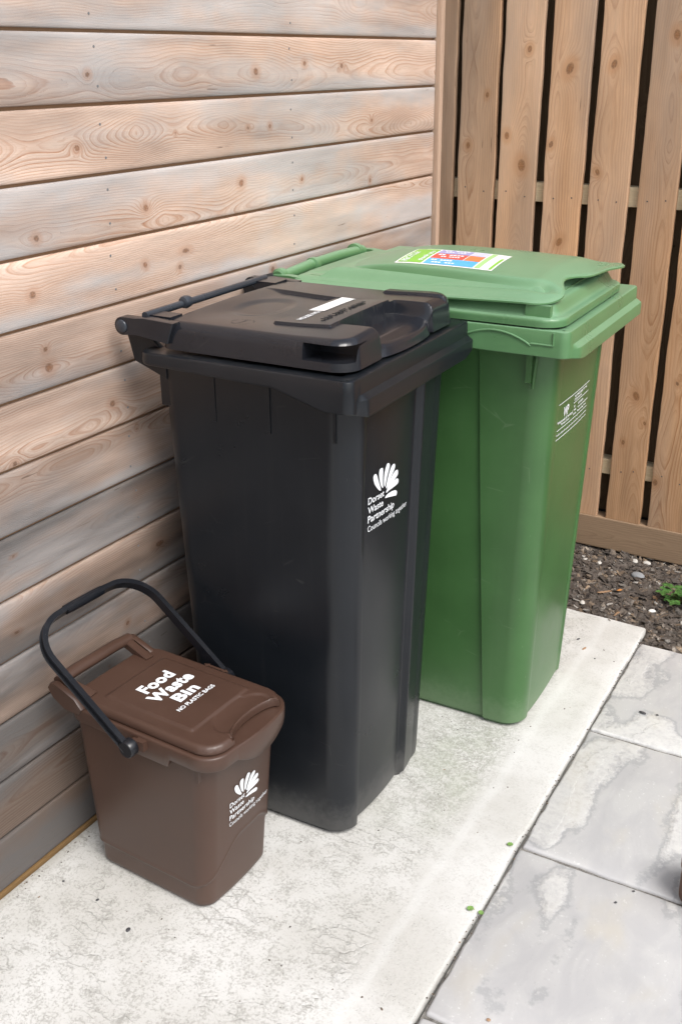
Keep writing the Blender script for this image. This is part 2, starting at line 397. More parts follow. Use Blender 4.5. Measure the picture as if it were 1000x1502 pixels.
def mat_stone():
    t = NT('riven_stone'); c = t.co(); oi = t.n('Attribute', attribute_name='stone_seed'); 
    cc = t.n('VectorMath', operation='ADD'); t.set(cc.inputs[0], c); t.set(cc.inputs[1], oi.outputs['Vector'])
    mp = t.n('Mapping'); t.set(mp.inputs[0], cc.outputs[0]); mp.inputs['Rotation'].default_value = (0,0,-.25); mp.inputs['Scale'].default_value = (1.5, .75, 1)
    v = mp.outputs[0]
    n1 = t.noise(v, 2.6, 3, .5, .25); n2 = t.noise(v, 11, 5, .62, .4); n3 = t.noise(c, 210, 4, .7); n4 = t.noise(c, 60, 5, .75)
    col = t.mix(t.rng(n2, .35, .65), (.435,.435,.44), (.485,.485,.48))
    col = t.mix(t.rng(t.noise(v, 5.5, 3, .5), .55, .72, 0, .6), col, (.47,.44,.375))
    m = t.math('ADD', n1, t.math('MULTIPLY', t.math('SUBTRACT', n4, .5), .07))
    layer = t.rng(m, .535, .575)
    l2 = t.rng(m, .60, .612)
    col = t.mix(t.math('MULTIPLY', layer, t.rng(n4, .30, .60, .2, .75)), col, (.62,.62,.60))
    rim = t.math('MULTIPLY', t.rng(m, .522, .537), t.rng(m, .549, .540))
    col = t.mix(t.math('MULTIPLY', rim, .45), col, (.27,.28,.29))
    sp = t.math('MULTIPLY', t.rng(t.noise(c, 95, 5, .8), .60, .64), t.rng(n2, .42, .62))
    col = t.mix(t.math('MULTIPLY', sp, .7), col, (.66,.67,.66))
    col = t.mix(t.rng(n3, .62, .75, 0, .3), col, (.22,.22,.22))
    h = t.math('ADD', t.math('ADD', t.math('MULTIPLY', layer, .9), t.math('MULTIPLY', l2, .5)), t.math('ADD', t.math('MULTIPLY', n2, .8), t.math('MULTIPLY', n3, .10)))
    t.P(Base_Color=col, Roughness=t.rng(n2, .3, .7, .55, .8), Specular_IOR_Level=.3, Normal=t.bump(h, .55, .0028))
    return t.m
def mat_earth(name, a, b, dk):
    t = NT(name); c = t.co(); n = t.noise(c, 40, 6, .75); n2 = t.noise(c, 220, 5, .8)
    col = t.mix(t.rng(n, .35, .65), a, b); col = t.mix(t.rng(n2, .5, .7, 0, .7), col, dk)
    t.P(Base_Color=col, Roughness=.95, Specular_IOR_Level=.15, Normal=t.bump(t.math('ADD', n, n2), .9, .004)); return t.m
M['concrete'] = mat_concrete(); M['stone'] = mat_stone()
M['soil'] = mat_earth('soil', (.085,.070,.058), (.15,.13,.115), (.03,.024,.02))
M['mortar'] = mat_earth('mortar', (.17,.16,.145), (.30,.29,.27), (.07,.065,.06))

TILT = math.radians(1.4)
# far ground sheet
g = MB(); g.add([(-60,-60,-.045),(60,-60,-.045),(60,60,-.045),(-60,60,-.045)], [(0,1,2,3)])
tag(g.build('ground', M['mortar'], smooth=False), kind='structure')
# concrete slab with a wandering edge
ys = np.concatenate([np.linspace(-6, -2.2, 40), np.linspace(-2.19, -.098, 260)])
ex = .760+(.036)*(-.10-ys)/1.47+fbm(ys*9, ys*0, 3, 4)*.0045+np.where((ys > -1.02) & (ys < -.86), 1, 0)*-.001
xs = np.concatenate([np.linspace(-.02, 1, 30)])
PTS = []; 
for y, e in zip(ys, ex):
    row = [(-.02+(e+.02-.006)*s, y, 0) for s in np.linspace(0, 1, 30)]+[(e-.002, y, -.0012), (e, y, -.005), (e, y, -.05)]
    PTS += row
nrow = 33; Fc = []
for i in range(len(ys)-1):
    for j in range(nrow-1): a = i*nrow+j; Fc.append((a, a+1, a+nrow+1, a+nrow))
last = (len(ys)-1)*nrow
PTS = [list(p) for p in PTS]
for j in range(nrow):
    p = PTS[last+j]; p[1] += float(fbm(np.array([p[0]*12]), np.array([0.0]), 8)[0])*.004; PTS.append([p[0], p[1]+.003, -.05])
for j in range(nrow-1): Fc.append((last+j, last+j+1, last+nrow+j+1, last+nrow+j))
tag(mesh('path', PTS, Fc, M['concrete'], angle=50), kind='structure')
# stone paving
pv = MB(); seeds = []
ca, sa = math.cos(TILT), math.sin(TILT)
def pave(lx, ly, z): return (.7995+lx*ca-ly*sa*1.0, -1.549+lx*sa+ly*ca, z)
rows = [(-.457*k, -.457*(k-1)) for k in range(3, -8, -1)]
rr_ = random.Random(4)
for ri, (a, b) in enumerate([(.457*k, .457*(k+1)) for k in range(-9, 3)]):
    x = 0.0; first = True
    while x < 5:
        w = rr_.choice([.46, .61, .76]) if not first else [.61, .76, .46][ri % 3]
        if first and ri >= 8: w = .70
        x0, x1, y0, y1 = x+.003, x+w-.004, a+.004, b-.004
        dz = rr_.uniform(-.0006, .0006)
        O = rrect(x0, x1, y0, y1, .004, 3, 36); n = len(O)
        wob = np.column_stack([fbm(O[:, 0]*30, O[:, 1]*30, 20+ri, 3), fbm(O[:, 0]*30, O[:, 1]*30, 55+ri, 3)])*.0032
        O = O+wob; c0 = np.array([(x0+x1)/2, (y0+y1)/2])
        def rg(k, z): 
            Q = c0+(O-c0)*np.array([1-k*2/(x1-x0), 1-k*2/(y1-y0)]); return np.array([pave(q[0], q[1], z) for q in Q])
        V, Fq = loft([rg(0, -.04), rg(0, -.006+dz), rg(.0015, -.003+dz), rg(.005, -.0012+dz)], False, True)
        pv.add(V, Fq); sd_ = rr_.uniform(0, 40); seeds += [(sd_, sd_*.7, 0)]*len(V)
        x += w; first = False
po = pv.build('pavement', M['stone'], angle=50); tag(po, kind='structure')
at = po.data.attributes.new('stone_seed', 'FLOAT_VECTOR', 'POINT'); at.data.foreach_set('vector', np.array(seeds, np.float32).ravel())
mb = MB(); mb.add([pave(.0, -4.2, -.0075), pave(5, -4.2, -.0075), pave(5, 1.371, -.0075), pave(.0, 1.371, -.0075)], [(0,1,2,3)])
tag(mb.build('mortar_bed', M['mortar'], smooth=False), kind='structure')
# soil bed
nx, ny = 260, 90
X, Y = np.meshgrid(np.linspace(.0, 3.2, nx), np.linspace(-.24, .62, ny), indexing='ij')
Z = -.010+fbm(X*9, Y*9, 2)*.012+fbm(X*40, Y*40, 7, 3)*.008+sm(-.1, .3, Y)*.012
pl = (-.178+(X-.76)*.0245)         # paving end line
Z = np.where((Y < np.where(X < .765, -.10, pl)), -.03, Z)
V = np.column_stack([X.ravel(), Y.ravel(), Z.ravel()]); i, j = np.meshgrid(np.arange(nx-1), np.arange(ny-1), indexing='ij'); a = (i*ny+j).ravel()
tag(mesh('soil', V, np.column_stack([a, a+ny, a+ny+1, a+1]), M['soil'], angle=60), kind='structure')

# mulch and grit: one uncountable mass
def rock(r, sx=1, sy=1, sz=1, jag=.25, rn=random):
    t = (1+5**.5)/2
    Vv = [(-1,t,0),(1,t,0),(-1,-t,0),(1,-t,0),(0,-1,t),(0,1,t),(0,-1,-t),(0,1,-t),(t,0,-1),(t,0,1),(-t,0,-1),(-t,0,1)]
    Ff = [(0,11,5),(0,5,1),(0,1,7),(0,7,10),(0,10,11),(1,5,9),(5,11,4),(11,10,2),(10,7,6),(7,1,8),(3,9,4),(3,4,2),(3,2,6),(3,6,8),(3,8,9),(4,9,5),(2,4,11),(6,2,10),(8,6,7),(9,8,1)]
    out = []
    for v in Vv:
        k = r/1.9*(1+rn.uniform(-jag, jag)); out.append(Vector((v[0]*k*sx, v[1]*k*sy, v[2]*k*sz)))
    return out, Ff
def chip(L, W, T, rn=random):
    P = [(-L,-W*rn.uniform(.4,1),0),(0,-W,rn.uniform(-T,T)),(L,-W*rn.uniform(.2,.9),0),(L*rn.uniform(.8,1.1),W*rn.uniform(.2,.9),0),(0,W*rn.uniform(.6,1.1),rn.uniform(-T,T)),(-L,W*rn.uniform(.4,1),0)]
    V_ = [Vector(p) for p in P]+[Vector((p[0],p[1],p[2]-T)) for p in P]
    return V_, [(0,1,2,3,4,5),(11,10,9,8,7,6)]+[(i,i+6,(i+1)%6+6,(i+1)%6) for i in range(6)]
def soilz(x, y): 
    return float(-.010+fbm(np.array([x*9]), np.array([y*9]), 2)[0]*.012+fbm(np.array([x*40]), np.array([y*40]), 7, 3)[0]*.008+sm(-.1, .3, y)*.012)
mu = MB(); mr = random.Random(11)
def drop(mbx, V_, Ff, x, y, z, e):
    Rm = Euler(e).to_matrix(); mbx.add([Rm@v+Vector((x, y, z)) for v in V_], Ff)
k = 0
while k < 7600:
    x = mr.uniform(.30, 1.75); y = mr.uniform(-.26, .42)
    lim = -.098 if x < .765 else -.178+(x-.76)*.0245
    if y < lim+.002: continue
    if x > 1.2 and mr.random() < .5: continue
    k += 1; z = soilz(x, y)
    q = mr.random()
    if q < .55: r = mr.choice([.0016, .0024, .0035, .0052])*mr.uniform(.7, 1.3); V_, Ff = rock(r, mr.uniform(.8,1.5), 1, mr.uniform(.5,.9), .3, mr); e = (mr.uniform(0,6),)*3
    elif q < .66: r = mr.uniform(.004, .0105); V_, Ff = rock(r, mr.uniform(.8,1.5), 1, mr.uniform(.5,.8), .25, mr); e = (mr.uniform(-.4,.4), mr.uniform(-.4,.4), mr.uniform(0,6)); z += r*.2
    else: L = mr.choice([.005, .009, .014, .021])*mr.uniform(.7, 1.2); V_, Ff = chip(L, L*mr.uniform(.15, .5), mr.uniform(.0006, .002), mr); e = (mr.uniform(-.45,.45), mr.uniform(-.45,.45), mr.uniform(0,6)); z += .002
    drop(mu, V_, Ff, x, y, z, e)
t = NT('mulch'); gi = t.n('NewGeometry').outputs['Random Per Island']; c = t.co()
cc = t.ramp(gi, [(0,(.035,.026,.02)),(.22,(.06,.045,.035)),(.40,(.14,.125,.11)),(.55,(.10,.07,.045)),(.68,(.24,.17,.11)),(.80,(.22,.20,.18)),(.90,(.34,.24,.15)),(.96,(.42,.38,.33)),(1,(.60,.58,.54))])
t.t.nodes[-1].color_ramp.interpolation = 'CONSTANT' if False else 'LINEAR'
cc = t.mix(t.rng(t.noise(c, 300, 4, .7), .35, .65, 0, .65), cc, (.035,.027,.022))
cc = t.mix(t.rng(t.noise(c, 14, 3), .42, .60, 0, .75), cc, (.055,.045,.038))
t.P(Base_Color=cc, Roughness=.85, Normal=t.bump(t.noise(c, 500, 3), .5, .001)); M['mulch'] = t.m
tag(mu.build('mulch', M['mulch'], smooth=False), kind='stuff')

# ================================================================= SHED WALL
S = .1145; zg = .0033
wall = empty('shed_wall', (0, -1, 0), 0, 'weathered horizontal timber board wall of a shed on the left', 'wall')
knot_px = [(-1.275,1.427,.006),(-.785,1.426,.009),(-.442,1.434,.007),(-1.317,1.313,.007),(-1.055,1.322,.004),(-.820,1.319,.005),(-1.155,1.197,.008),(-1.432,1.179,.007),
 (-1.169,1.095,.007),(-.852,1.213,.009),(-1.068,1.075,.006),(-.748,1.019,.008),(-1.455,1.090,.008),(-1.441,.994,.006),(-1.438,.961,.010),(-1.292,.856,.008),(-1.541,.817,.006),(-.60,1.44,.007),(-.62,1.20,.006),(-.30,1.31,.006)]
for (u, v) in []: pass
kr_ = random.Random(21)
parts = []
Y1 = .047
for b in range(0, 19):
    z0 = zg+b*S+(.0085 if b == 0 else .0056); W = S-.0056-(.0029 if b == 0 else 0)
    ks = [(yy, zz-z0, r_, 1.2) for (yy, zz, r_) in knot_px if z0 < zz < z0+W]
    u = -2.1
    while u < Y1:
        u += kr_.uniform(.28, .75)
        if b < 7 or b > 13 or kr_.random() < .3:
            ks.append((u, kr_.uniform(.12, .88)*W, kr_.choice([.003, .004, .006, .008]), kr_.uniform(.7, 2.4)))
    lo = 1-min(1, b/7.5)
    def wth(u, v, b=b, lo=lo, W=W):
        n = fbm(u*1.7+b*5, v*9, 70+b, 4); m = fbm(u*.9+b*2, v*0, 90+b, 2)
        streak = np.clip(fbm(u*3.2+b, v*22, 120+b, 4)*.9, -.2, .5)+np.clip(fbm(u*22+b, v*16, 160+b, 3)*.35, -.1, .2)
        botm = sm(.035, .0, v)*.45+sm(W-.02, W, v)*.35
        return np.clip(.14+lo*.34+n*(1.25+.9*lo)+m*.45+streak+botm*(.7+n), 0, .92)
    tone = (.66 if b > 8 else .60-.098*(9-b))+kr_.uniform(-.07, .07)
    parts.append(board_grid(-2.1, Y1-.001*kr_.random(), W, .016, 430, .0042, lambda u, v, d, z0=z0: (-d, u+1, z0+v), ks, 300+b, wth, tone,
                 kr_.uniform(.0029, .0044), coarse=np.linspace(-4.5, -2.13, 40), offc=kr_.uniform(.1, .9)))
M['shed_dark'] = M['shed']
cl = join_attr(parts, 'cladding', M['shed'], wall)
bk = MB(); bk.box(-.06, -.009, -3.5, Y1+1, .02, 2.19); ob = bk.build('groove_backing', flat('dark_timber', (.30,.18,.10), .8), wall, smooth=False)
# corner trim, base batten, nails
def plank(name, m, parent, L0, L1, W, T, place, seed, knots=(), nu=60, tone=.5, weather=None, spacing=.005, edge=.0015):
    return join_attr([board_grid(L0, L1, W, T, nu, edge, place, list(knots), seed, weather, tone, spacing)], name, m, parent)
plank('corner_trim', M['trim'], wall, .012, 2.2, .040, .020, lambda u, v, d: (-.026+v, Y1+1.0215-(.02-d)*1.0, u), 41, nu=300, tone=.6)
plank('corner_trim_edge', M['trim'], wall, .012, 2.2, .019, .030, lambda u, v, d: (.0145-d, Y1+1.002+v, u), 42, nu=300, tone=.62)
plank('base_batten', M['plinth'], wall, -3.5, 0.03, .0105, .012, lambda u, v, d: (.004-d, u+1, .0005+v), 43, nu=120)
nm = flat('nail_steel', (.16,.17,.18), .45)
def nail(y, z):
    q = MB(); q.tube([(-.001, y+1, z), (.0007, y+1, z)], .0022, 8); q.build('nail_head', nm, wall)
for (yy, base) in ((-1.255, 0), (-.655, 0)):
    for b in range(2, 14):
        for f in (.27, .78): nail(yy+kr_.uniform(-.006, .006), zg+b*S+f*S+kr_.uniform(-.004, .004))

# ================================================================= FENCE
YF = .33
fence = empty('timber_fence', (.6, YF, 0), 0, 'tall hit and miss fence of vertical larch slats at the back', 'fence')
def fplace(x0, yf): return lambda u, v, d: (x0+v-.6, yf+d-YF, u)
fr = random.Random(5); parts = []
edges = [(-.25,-.072),(-.054,.061),(.0775,.19),(.2185,.333),(.3565,.466),(.497,.602),(.627,.740),(.768,.881),(.908,1.02),(1.048,1.16),(1.187,1.30),(1.328,1.44),(1.468,1.58),(1.61,1.72),(1.75,1.86)]
fk = {1: [(1.35,.085,.007),(1.21,.03,.008)], 2: [(1.47,.075,.008),(1.16,.07,.014),(1.24,.02,.009)], 3: [(1.42,.055,.013),(1.22,.015,.008),(.95,.06,.011)], 4: [(1.43,.04,.010),(1.15,.02,.008)],
      5: [(1.50,.06,.011),(1.40,.09,.007),(.52,.055,.012),(.44,.09,.006),(.37,.03,.007)], 6: [(1.3,.08,.009),(.26,.01,.009),(.75,.05,.012)]}
for i, (a, b) in enumerate(edges):
    ks = [(u, v, r_, 1.5) for (u, v, r_) in fk.get(i, [])]+[(fr.uniform(.1, 1.9), fr.uniform(.01, .1), fr.choice([.003, .004, .006]), 1.5) for _ in range(1 if i in fk else 3)]
    sd_ = fr.randint(0, 999)
    wrp = lambda u, s=sd_: fbm(u*6, u*0, s, 4)*.004
    parts.append(board_grid(.113, 1.95, b-a, .019, 380 if i < 9 else 60, .0014, fplace(a, YF), ks, 500+i*7,
        lambda u, v, i=i: np.clip(.10+fbm(u*1.2+i, v*8, 40+i, 3)*.55+.25*sm(.5, 1.6, u), 0, .6), fr.uniform(.35, .80)-.15*float(i in (0,)), fr.uniform(.0045, .0075), offc=fr.uniform(.15, .85), warp=wrp))
join_attr(parts, 'slat_panel', M['fence'], fence)
parts = []
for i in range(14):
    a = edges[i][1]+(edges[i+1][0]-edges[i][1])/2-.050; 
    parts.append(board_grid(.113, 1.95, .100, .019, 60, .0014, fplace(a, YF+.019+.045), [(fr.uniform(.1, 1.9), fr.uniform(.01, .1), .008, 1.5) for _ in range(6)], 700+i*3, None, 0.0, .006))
join_attr(parts, 'back_slat_panel', wood('shaded_back_slats', (.17,.11,.06), (.09,.05,.025), (.12,.09,.06), (.03,.02,.01), 'z'), fence)  # wood colour darkened for the weak light reaching the back slats
for z0, z1 in ((.2515,.300),(1.058,1.112),(1.83,1.88)):
    plank('rail', M['rail'], fence, -.45, 1.95, z1-z0, .044, lambda u, v, d, z0=z0: (u-.6, .0195+d, z0+v), int(z0*50), nu=100)
plank('gravel_board', M['gravelboard'], fence, -.45, 1.95, .104, .050, lambda u, v, d: (u-.6, -.004+d+v*.0, .008+v), 88, nu=300, spacing=.006, edge=.002)
sm_ = flat('screw_steel', (.10,.085,.075), .5)
for i, (a, b) in enumerate(edges[:8]):
    for z in (1.083, .277, 1.855):
        for f in (.27, .73):
            q = MB(); xx = a+(b-a)*f+fr.uniform(-.006, .006)-.6; zz = z+fr.uniform(-.012, .012)
            q.tube([(xx, .001, zz), (xx, -.0006, zz)], .0023, 8); q.build('screw_head', sm_, fence)
# near-black backing added behind the fence to keep the gaps dark
dw = empty('dark_backing', (.6, .62, 0), 0, 'dark backing added behind the gaps of the slatted fence', 'wall')
q = MB(); q.box(-1.6, 2.2, 0, .1, -.04, 2.4); q.build('backing_face', flat('near_black', (.018,.016,.014), .9), dw, smooth=False)

# ================================================================= BIN PARTS
def bump2(v, a, b, e): return sm(a-e, a+e, v)*(1-sm(b-e, b+e, v))
def text2d(s, bold=0.0, spacing=1.0):
    cu = bpy.data.curves.new('txt', 'FONT'); cu.body = s; cu.size = 1; cu.resolution_u = 3; cu.offset = bold; cu.space_character = spacing
    o = bpy.data.objects.new('txt', cu); COL.objects.link(o)
    dg = bpy.context.evaluated_depsgraph_get(); me = o.evaluated_get(dg).to_mesh()
    V = np.array([v.co[:2] for v in me.vertices]); Fq = [tuple(p.vertices) for p in me.polygons]
    o.evaluated_get(dg).to_mesh_clear(); bpy.data.objects.remove(o); bpy.data.curves.remove(cu)
    return V, Fq
def fit_text(s, a0, a1, b0, b1, bold=0, cap=None, spacing=1.0):
    """text mapped so that x spans a0..a1 and cap height spans b0..b1"""
    V, Fq = text2d(s, bold, spacing if bold < .04 else 1.07); x0, x1 = V[:, 0].min(), V[:, 0].max()
    capv, _ = text2d('H', bold); y0, y1 = capv[:, 1].min(), capv[:, 1].max()
    return np.column_stack([a0+(V[:, 0]-x0)/(x1-x0)*(a1-a0), b0+(V[:, 1]-y0)/(y1-y0)*(b1-b0)]), Fq
PET = [[(93,256),(96,260),(102,259),(107,247),(112,236),(116,228),(110,230),(102,238),(96,246)],[(108,258),(110,263),(114,264),(120,262),(119,247),(120,237),(121,229),(114,236),(110,248)],
[(130,266),(135,265),(139,261),(137,256),(133,249),(129,239),(126,230),(123,233),(122,244),(124,256)],[(147,259),(153,258),(155,255),(154,250),(147,244),(139,236),(131,227),(128,227),(130,234),(135,245),(140,254)],
[(159,246),(163,245),(165,242),(165,237),(157,233),(145,229),(135,225),(131,225),(135,232),(144,240),(152,245)],[(161,232),(166,230),(168,225),(165,222),(151,221),(139,221),(130,219),(129,222),(136,228),(147,231)],
[(151,216),(161,213),(164,209),(162,204),(155,206),(139,210),(126,212),(128,215),(137,217)]]
def smooth_poly(P, it=2):
    P = [np.array(p, float) for p in P]
    for _ in range(it):
        Q = []
        for i in range(len(P)): a, b = P[i], P[(i+1) % len(P)]; Q += [a*.75+b*.25, a*.25+b*.75]
        P = Q
    return P
def logo(parent, m, fx, y0, z0, sy, sz):
    """fan emblem and wording on a bin front; (y0,z0) = lower left of the wording; fx(y,z) = surface x"""
    q = MB()
    def put(P2, Fq, name=None):
        y = y0+np.asarray(P2)[:, 0]*sy; z = z0+np.asarray(P2)[:, 1]*sz
        q.add(np.column_stack([fx(y, z)+.0013, y, z]), Fq)
    for P in PET:
        pp = np.array(smooth_poly(P))/1000-np.array([.082, .174]); put(pp, [tuple(range(len(pp)))[::-1]])
    for s, a0, a1, b0, b1, bo in (('Dorset', 0, .042, .0430, .0535, .012), ('Waste', 0, .040, .0285, .0390, .012), ('Partnership', 0, .073, .0140, .0250, .012), ('Councils working together', 0, .117, 0, .0088, .0)):
        P2, Fq = fit_text(s, a0, a1, b0, b1, bo); put(P2, Fq)
    return q.build('emblem_and_wording', m, parent, smooth=False)

def wheel_set(root, ox, y0, y1, r=.095):
    ax = MB(); ax.tube([(ox, y0, r), (ox, y1, r)], .011, 12); ax.build('axle', M['bar'], root)
    for y, s in ((y0, 1), (y1, -1)):
        w = bpy.data.objects.new('wheel', None); 
        q = MB(); n = 36
        prof = [(r-.03, 0), (r-.004, .002), (r, .010), (r, .032), (r-.004, .040), (r-.03, .042)]
        V, Fq = [], []
        for i in range(n):
            a = 2*PI*i/n
            for (rr, yy) in prof: V.append((ox+rr*math.cos(a), y+s*yy, r+rr*math.sin(a)))
        k = len(prof)
        for i in range(n):
            for j in range(k-1): a0 = i*k+j; b0 = ((i+1) % n)*k+j; Fq.append((a0, b0, b0+1, a0+1))
        q.add(V, Fq); q.build('wheel', M['rubber'], root)
        hb = MB(); hb.tube([(ox, y+s*.006, r), (ox, y+s*.036, r)], r-.029, 28); hb.tube([(ox, y+s*.002, r), (ox, y+s*.04, r)], .02, 16); hb.build('wheel_hub', M['black'], root)

def bin_body(root, m, P, ribs, name='body'):
    """P: dict with functions of height t (0 bottom..1 top)"""
    zt = P['ztop']; rings = []
    zs = np.concatenate([[0.0], [.002, .006, .012, .03], np.linspace(.05, zt, 60)])
    for z in zs:
        t = z/zt
        x0, x1, y0, y1 = (lerp(*P[k], t) for k in ('x0', 'x1', 'y0', 'y1'))
        ins = .010*(1-sm(0, .014, z))
        R = rrect(x0+ins, x1-ins, y0+ins, y1-ins, (P['rr'], P['rf'], P['rf'], P['rr']), 12, 120)
        y = R[:, 1]; x = R[:, 0].copy()
        fy = (y-y0)/(y1-y0); front = sm(x1-.045, x1-.012, x)
        pc = P['panel']; rec = bump2(fy, pc[0], pc[1], P['pe'])*P['rec']-P['bow']*np.clip(1-((fy-.5)/.32)**2, 0, 1)
        R[:, 0] = x-front*rec*sm(1.01, .93, t) if False else x-front*rec
        # side face: shallow bulge and optional step
        nearside = sm(y0+.030, y0+.003, y); sb = P['bulge']*np.sin(PI*np.clip((x-x0)/(x1-x0), 0, 1))*(.3+.7*np.sin(PI*t))
        yy = R[:, 1]-nearside*sb
        farside = sm(y1-.030, y1-.003, y); yy = yy+farside*sb
        if P.get('step'):
            xs_ = lerp(*P['step'], t); ks = 80; e0, e1 = R[0, 0], R[119, 0]; idx = np.arange(120)
            R[:120, 0] = np.where(idx <= ks, e0+(xs_-.0022-e0)*idx/ks, xs_+.0012+(e1-xs_-.0012)*(idx-ks-1)/(119-ks-1)); x = R[:, 0].copy()
            xs_ = lerp(*P['step'], t); yy = yy+nearside*.007*(x < xs_)
        R[:, 1] = yy
        rings.append(np.column_stack([R, np.full(len(R), z)]))
    V, Fq = loft(rings); q = MB(); q.add(V, Fq)
    for (x, w, z0, z1, yb, dp) in ribs:
        q.box(x-w/2, x+w/2, yb-dp, yb+.02, z0+.012, z1); q.add([(x-w/2, yb-dp, z0+.012), (x+w/2, yb-dp, z0+.012), (x+w/2, yb+.01, z0), (x-w/2, yb+.01, z0)], [(0,1,2,3)])
    return q.build(name, m, root, angle=38)

def front_fn(P, off=(0, 0)):
    """surface x of the front panel at (y,z) in corner coordinates"""
    def f(y, z):
        y = np.asarray(y, float); z = np.asarray(z, float); t = z/P['ztop']; x1 = lerp(*P['x1'], t); y0 = lerp(*P['y0'], t); y1 = lerp(*P['y1'], t)
        fy = (y-y0)/(y1-y0)
        return x1-(bump2(fy, P['panel'][0], P['panel'][1], P['pe'])*P['rec']-P['bow']*np.clip(1-((fy-.5)/.32)**2, 0, 1))
    return f

def rim(root, m, x0, x1, y0, y1, ztop, zbot, step, r=(.035,.022,.022,.035), inset=.05, flare=0.0, relief=None):
    """collar round the mouth; zbot(P) lower edge; step(P) how far the lower lip stands out at the front"""
    O = rrect(x0, x1, y0, y1, r, 10, 70); c = np.array([(x0+x1)/2, (y0+y1)/2]); zb = zbot(O); st = step(O)
    nrm = np.roll(O, -1, 0)-np.roll(O, 1, 0); nrm = np.column_stack([nrm[:, 1], -nrm[:, 0]]); nrm /= np.linalg.norm(nrm, axis=1)[:, None]
    def R(off, z, s=0): return np.column_stack([O+nrm*off+np.column_stack([s*st, 0*st]), z if np.ndim(z) else np.full(len(O), z)])
    zm = ztop-.028
    L = [R(-inset, zb+.004), R(-.004, zb+.002), R(-.0006, zb, 1), R(.0005, zb+.0015, 1), R(.0008, zm-.010, 1), R(.0006, zm-.0075, .93), R(.0003, zm, 0),
         R(-.0006, ztop-.0035), R(-.0018, ztop-.0012), R(-.0040, ztop), R(-.012, ztop), R(-.035, ztop-.002)]
    # keep the lower levels below the upper ones where the collar is shallow
    for k in (4, 5, 6):
        L[k][:, 2] = np.maximum(L[k][:, 2], zb+.003+.002*(k-3))
    if relief is not None:
        for k in (4, 5, 6, 7, 8): pass
    V, Fq = loft(L, False, True); q = MB(); q.add(V, Fq)
    return q.build('rim', m, root, angle=30)

# ================================================================= BLACK BIN (corner coordinates: near-front rim corner at 0,0)
def place_root(name, wx, wy, deg, cx, cy, label, cat, group=None):
    a = math.radians(deg); lx = wx+cx*math.cos(a)-cy*math.sin(a); ly = wy+cx*math.sin(a)+cy*math.cos(a)
    root = empty(name, (lx, ly, 0), a, label, cat, group); return root
def shift_children(root, cx, cy):
    T = Matrix.Translation((-cx, -cy, 0))
    def rec(o):
        for ch in o.children:
            if ch.type == 'MESH' : ch.data.transform(T)
            rec(ch)
    rec(root)
CB = (-.21, .245)
bb = place_root('wheelie_bin', .523, -1.300, 2, *CB, 'black wheelie bin with white house number strip on its dark lid', 'wheelie bin')
PB = dict(ztop=.955, x0=(-.388, -.428), x1=(-.036, -.018), y0=(.047, .046), y1=(.408, .452), rr=.035, rf=.050, panel=(.135, .660), pe=.024, rec=.013, bow=.009, bulge=.004)
bin_body(bb, M['black'], PB, [(-.303,.010,.838,.955,.050,.007),(-.187,.010,.834,.955,.049,.007),(-.055,.005,.838,.94,.049,.005),(-.412,.020,.852,.955,.058,.010)])
def zb_b(O):
    x, y = O[:, 0], O[:, 1]
    side = lerp(.951, .944, np.clip((x+.42)/.28, 0, 1)); side = lerp(side, .917, np.clip((x+.145)/.095, 0, 1))
    return np.where(x > -.03, lerp(.917, .905, sm(.0, .05, y)*sm(.5, .45, y)), side)
rim(bb, M['black'], -.436, 0, 0, .50, .972, zb_b, lambda O: .011*sm(-.012, -.004, O[:, 0])*sm(.020, .040, O[:, 1]), r=(.032,.016,.016,.032))
# lid
HO = rrect(-.408, -.016, .029, .471, (.034,.042,.042,.034), 20, 130)
def lid_shape(O):   # tray bulges forward between the horns
    O = O.copy(); f = (O[:, 0] > -.03)&(O[:, 1] > .145)&(O[:, 1] < .355)
    O[:, 0] = np.where(f, -.026+.019*np.sqrt(np.clip(1-((O[:, 1]-.25)/.106)**2, 0, 1)), O[:, 0]); return O
HO = lid_shape(HO)
def zlid_b(P, d):
    x, y = P[:, 0], P[:, 1]; e = .0022
    Rr = .019; dd = np.clip(d, 0, Rr); rnd = Rr-np.sqrt(np.maximum(0, Rr*Rr-(Rr-dd)**2))
    top = 1.0240+.003*sm(-.16, -.05, x)+.005*np.sin(np.clip((y-.029)/.442, 0, 1)*PI)
    # dish behind the plate, sharp on its far edge, soft on the near edge
    dish = sm(.335+e, .335-e, y-.02*sm(-.2, -.40, x))*sm(.05, .17, y)*sm(-.395, -.33, x)*sm(-.10, -.22, x)
    top = top-.0055*dish
    # round well
    rw = np.sqrt(((x+.30)/.055)**2+((y-.22)/.085)**2); top = top-.003*sm(1.0, .6, rw)
    plate = bump2(x, -.212, -.098, .0012)*bump2(y, .112, .335, .0012)
    top = top+.0042*plate
    # pads on the horns
    top = top+.0045*bump2(x, -.155, -.018, .0016)*bump2(y, .425, .462, .0016)
    # recess with tray
    rec = sm(-.0985, -.0960, x)*bump2(y, .145, .355, .0045)
    trayz = 1.0-.006*sm(-.05, -.02, x)+.004*np.clip((np.abs(y-.25)/.1), 0, 1)**3
    z = top-rnd*1.0
    z2 = trayz-(Rr*.6-np.sqrt(np.maximum(0, (Rr*.6)**2-(Rr*.6-np.clip(d, 0, Rr*.6))**2)))
    return lerp(z, z2, rec)
V, Fq = disc(HO, (-.2, .25), zlid_b, lambda O: np.full(len(O), .9765), 150, under=lambda P: np.full(len(P), .9765), draft=.018)
q = MB(); q.add(V, Fq); lid = q.build('lid', M['black_lid'], bb, angle=42)
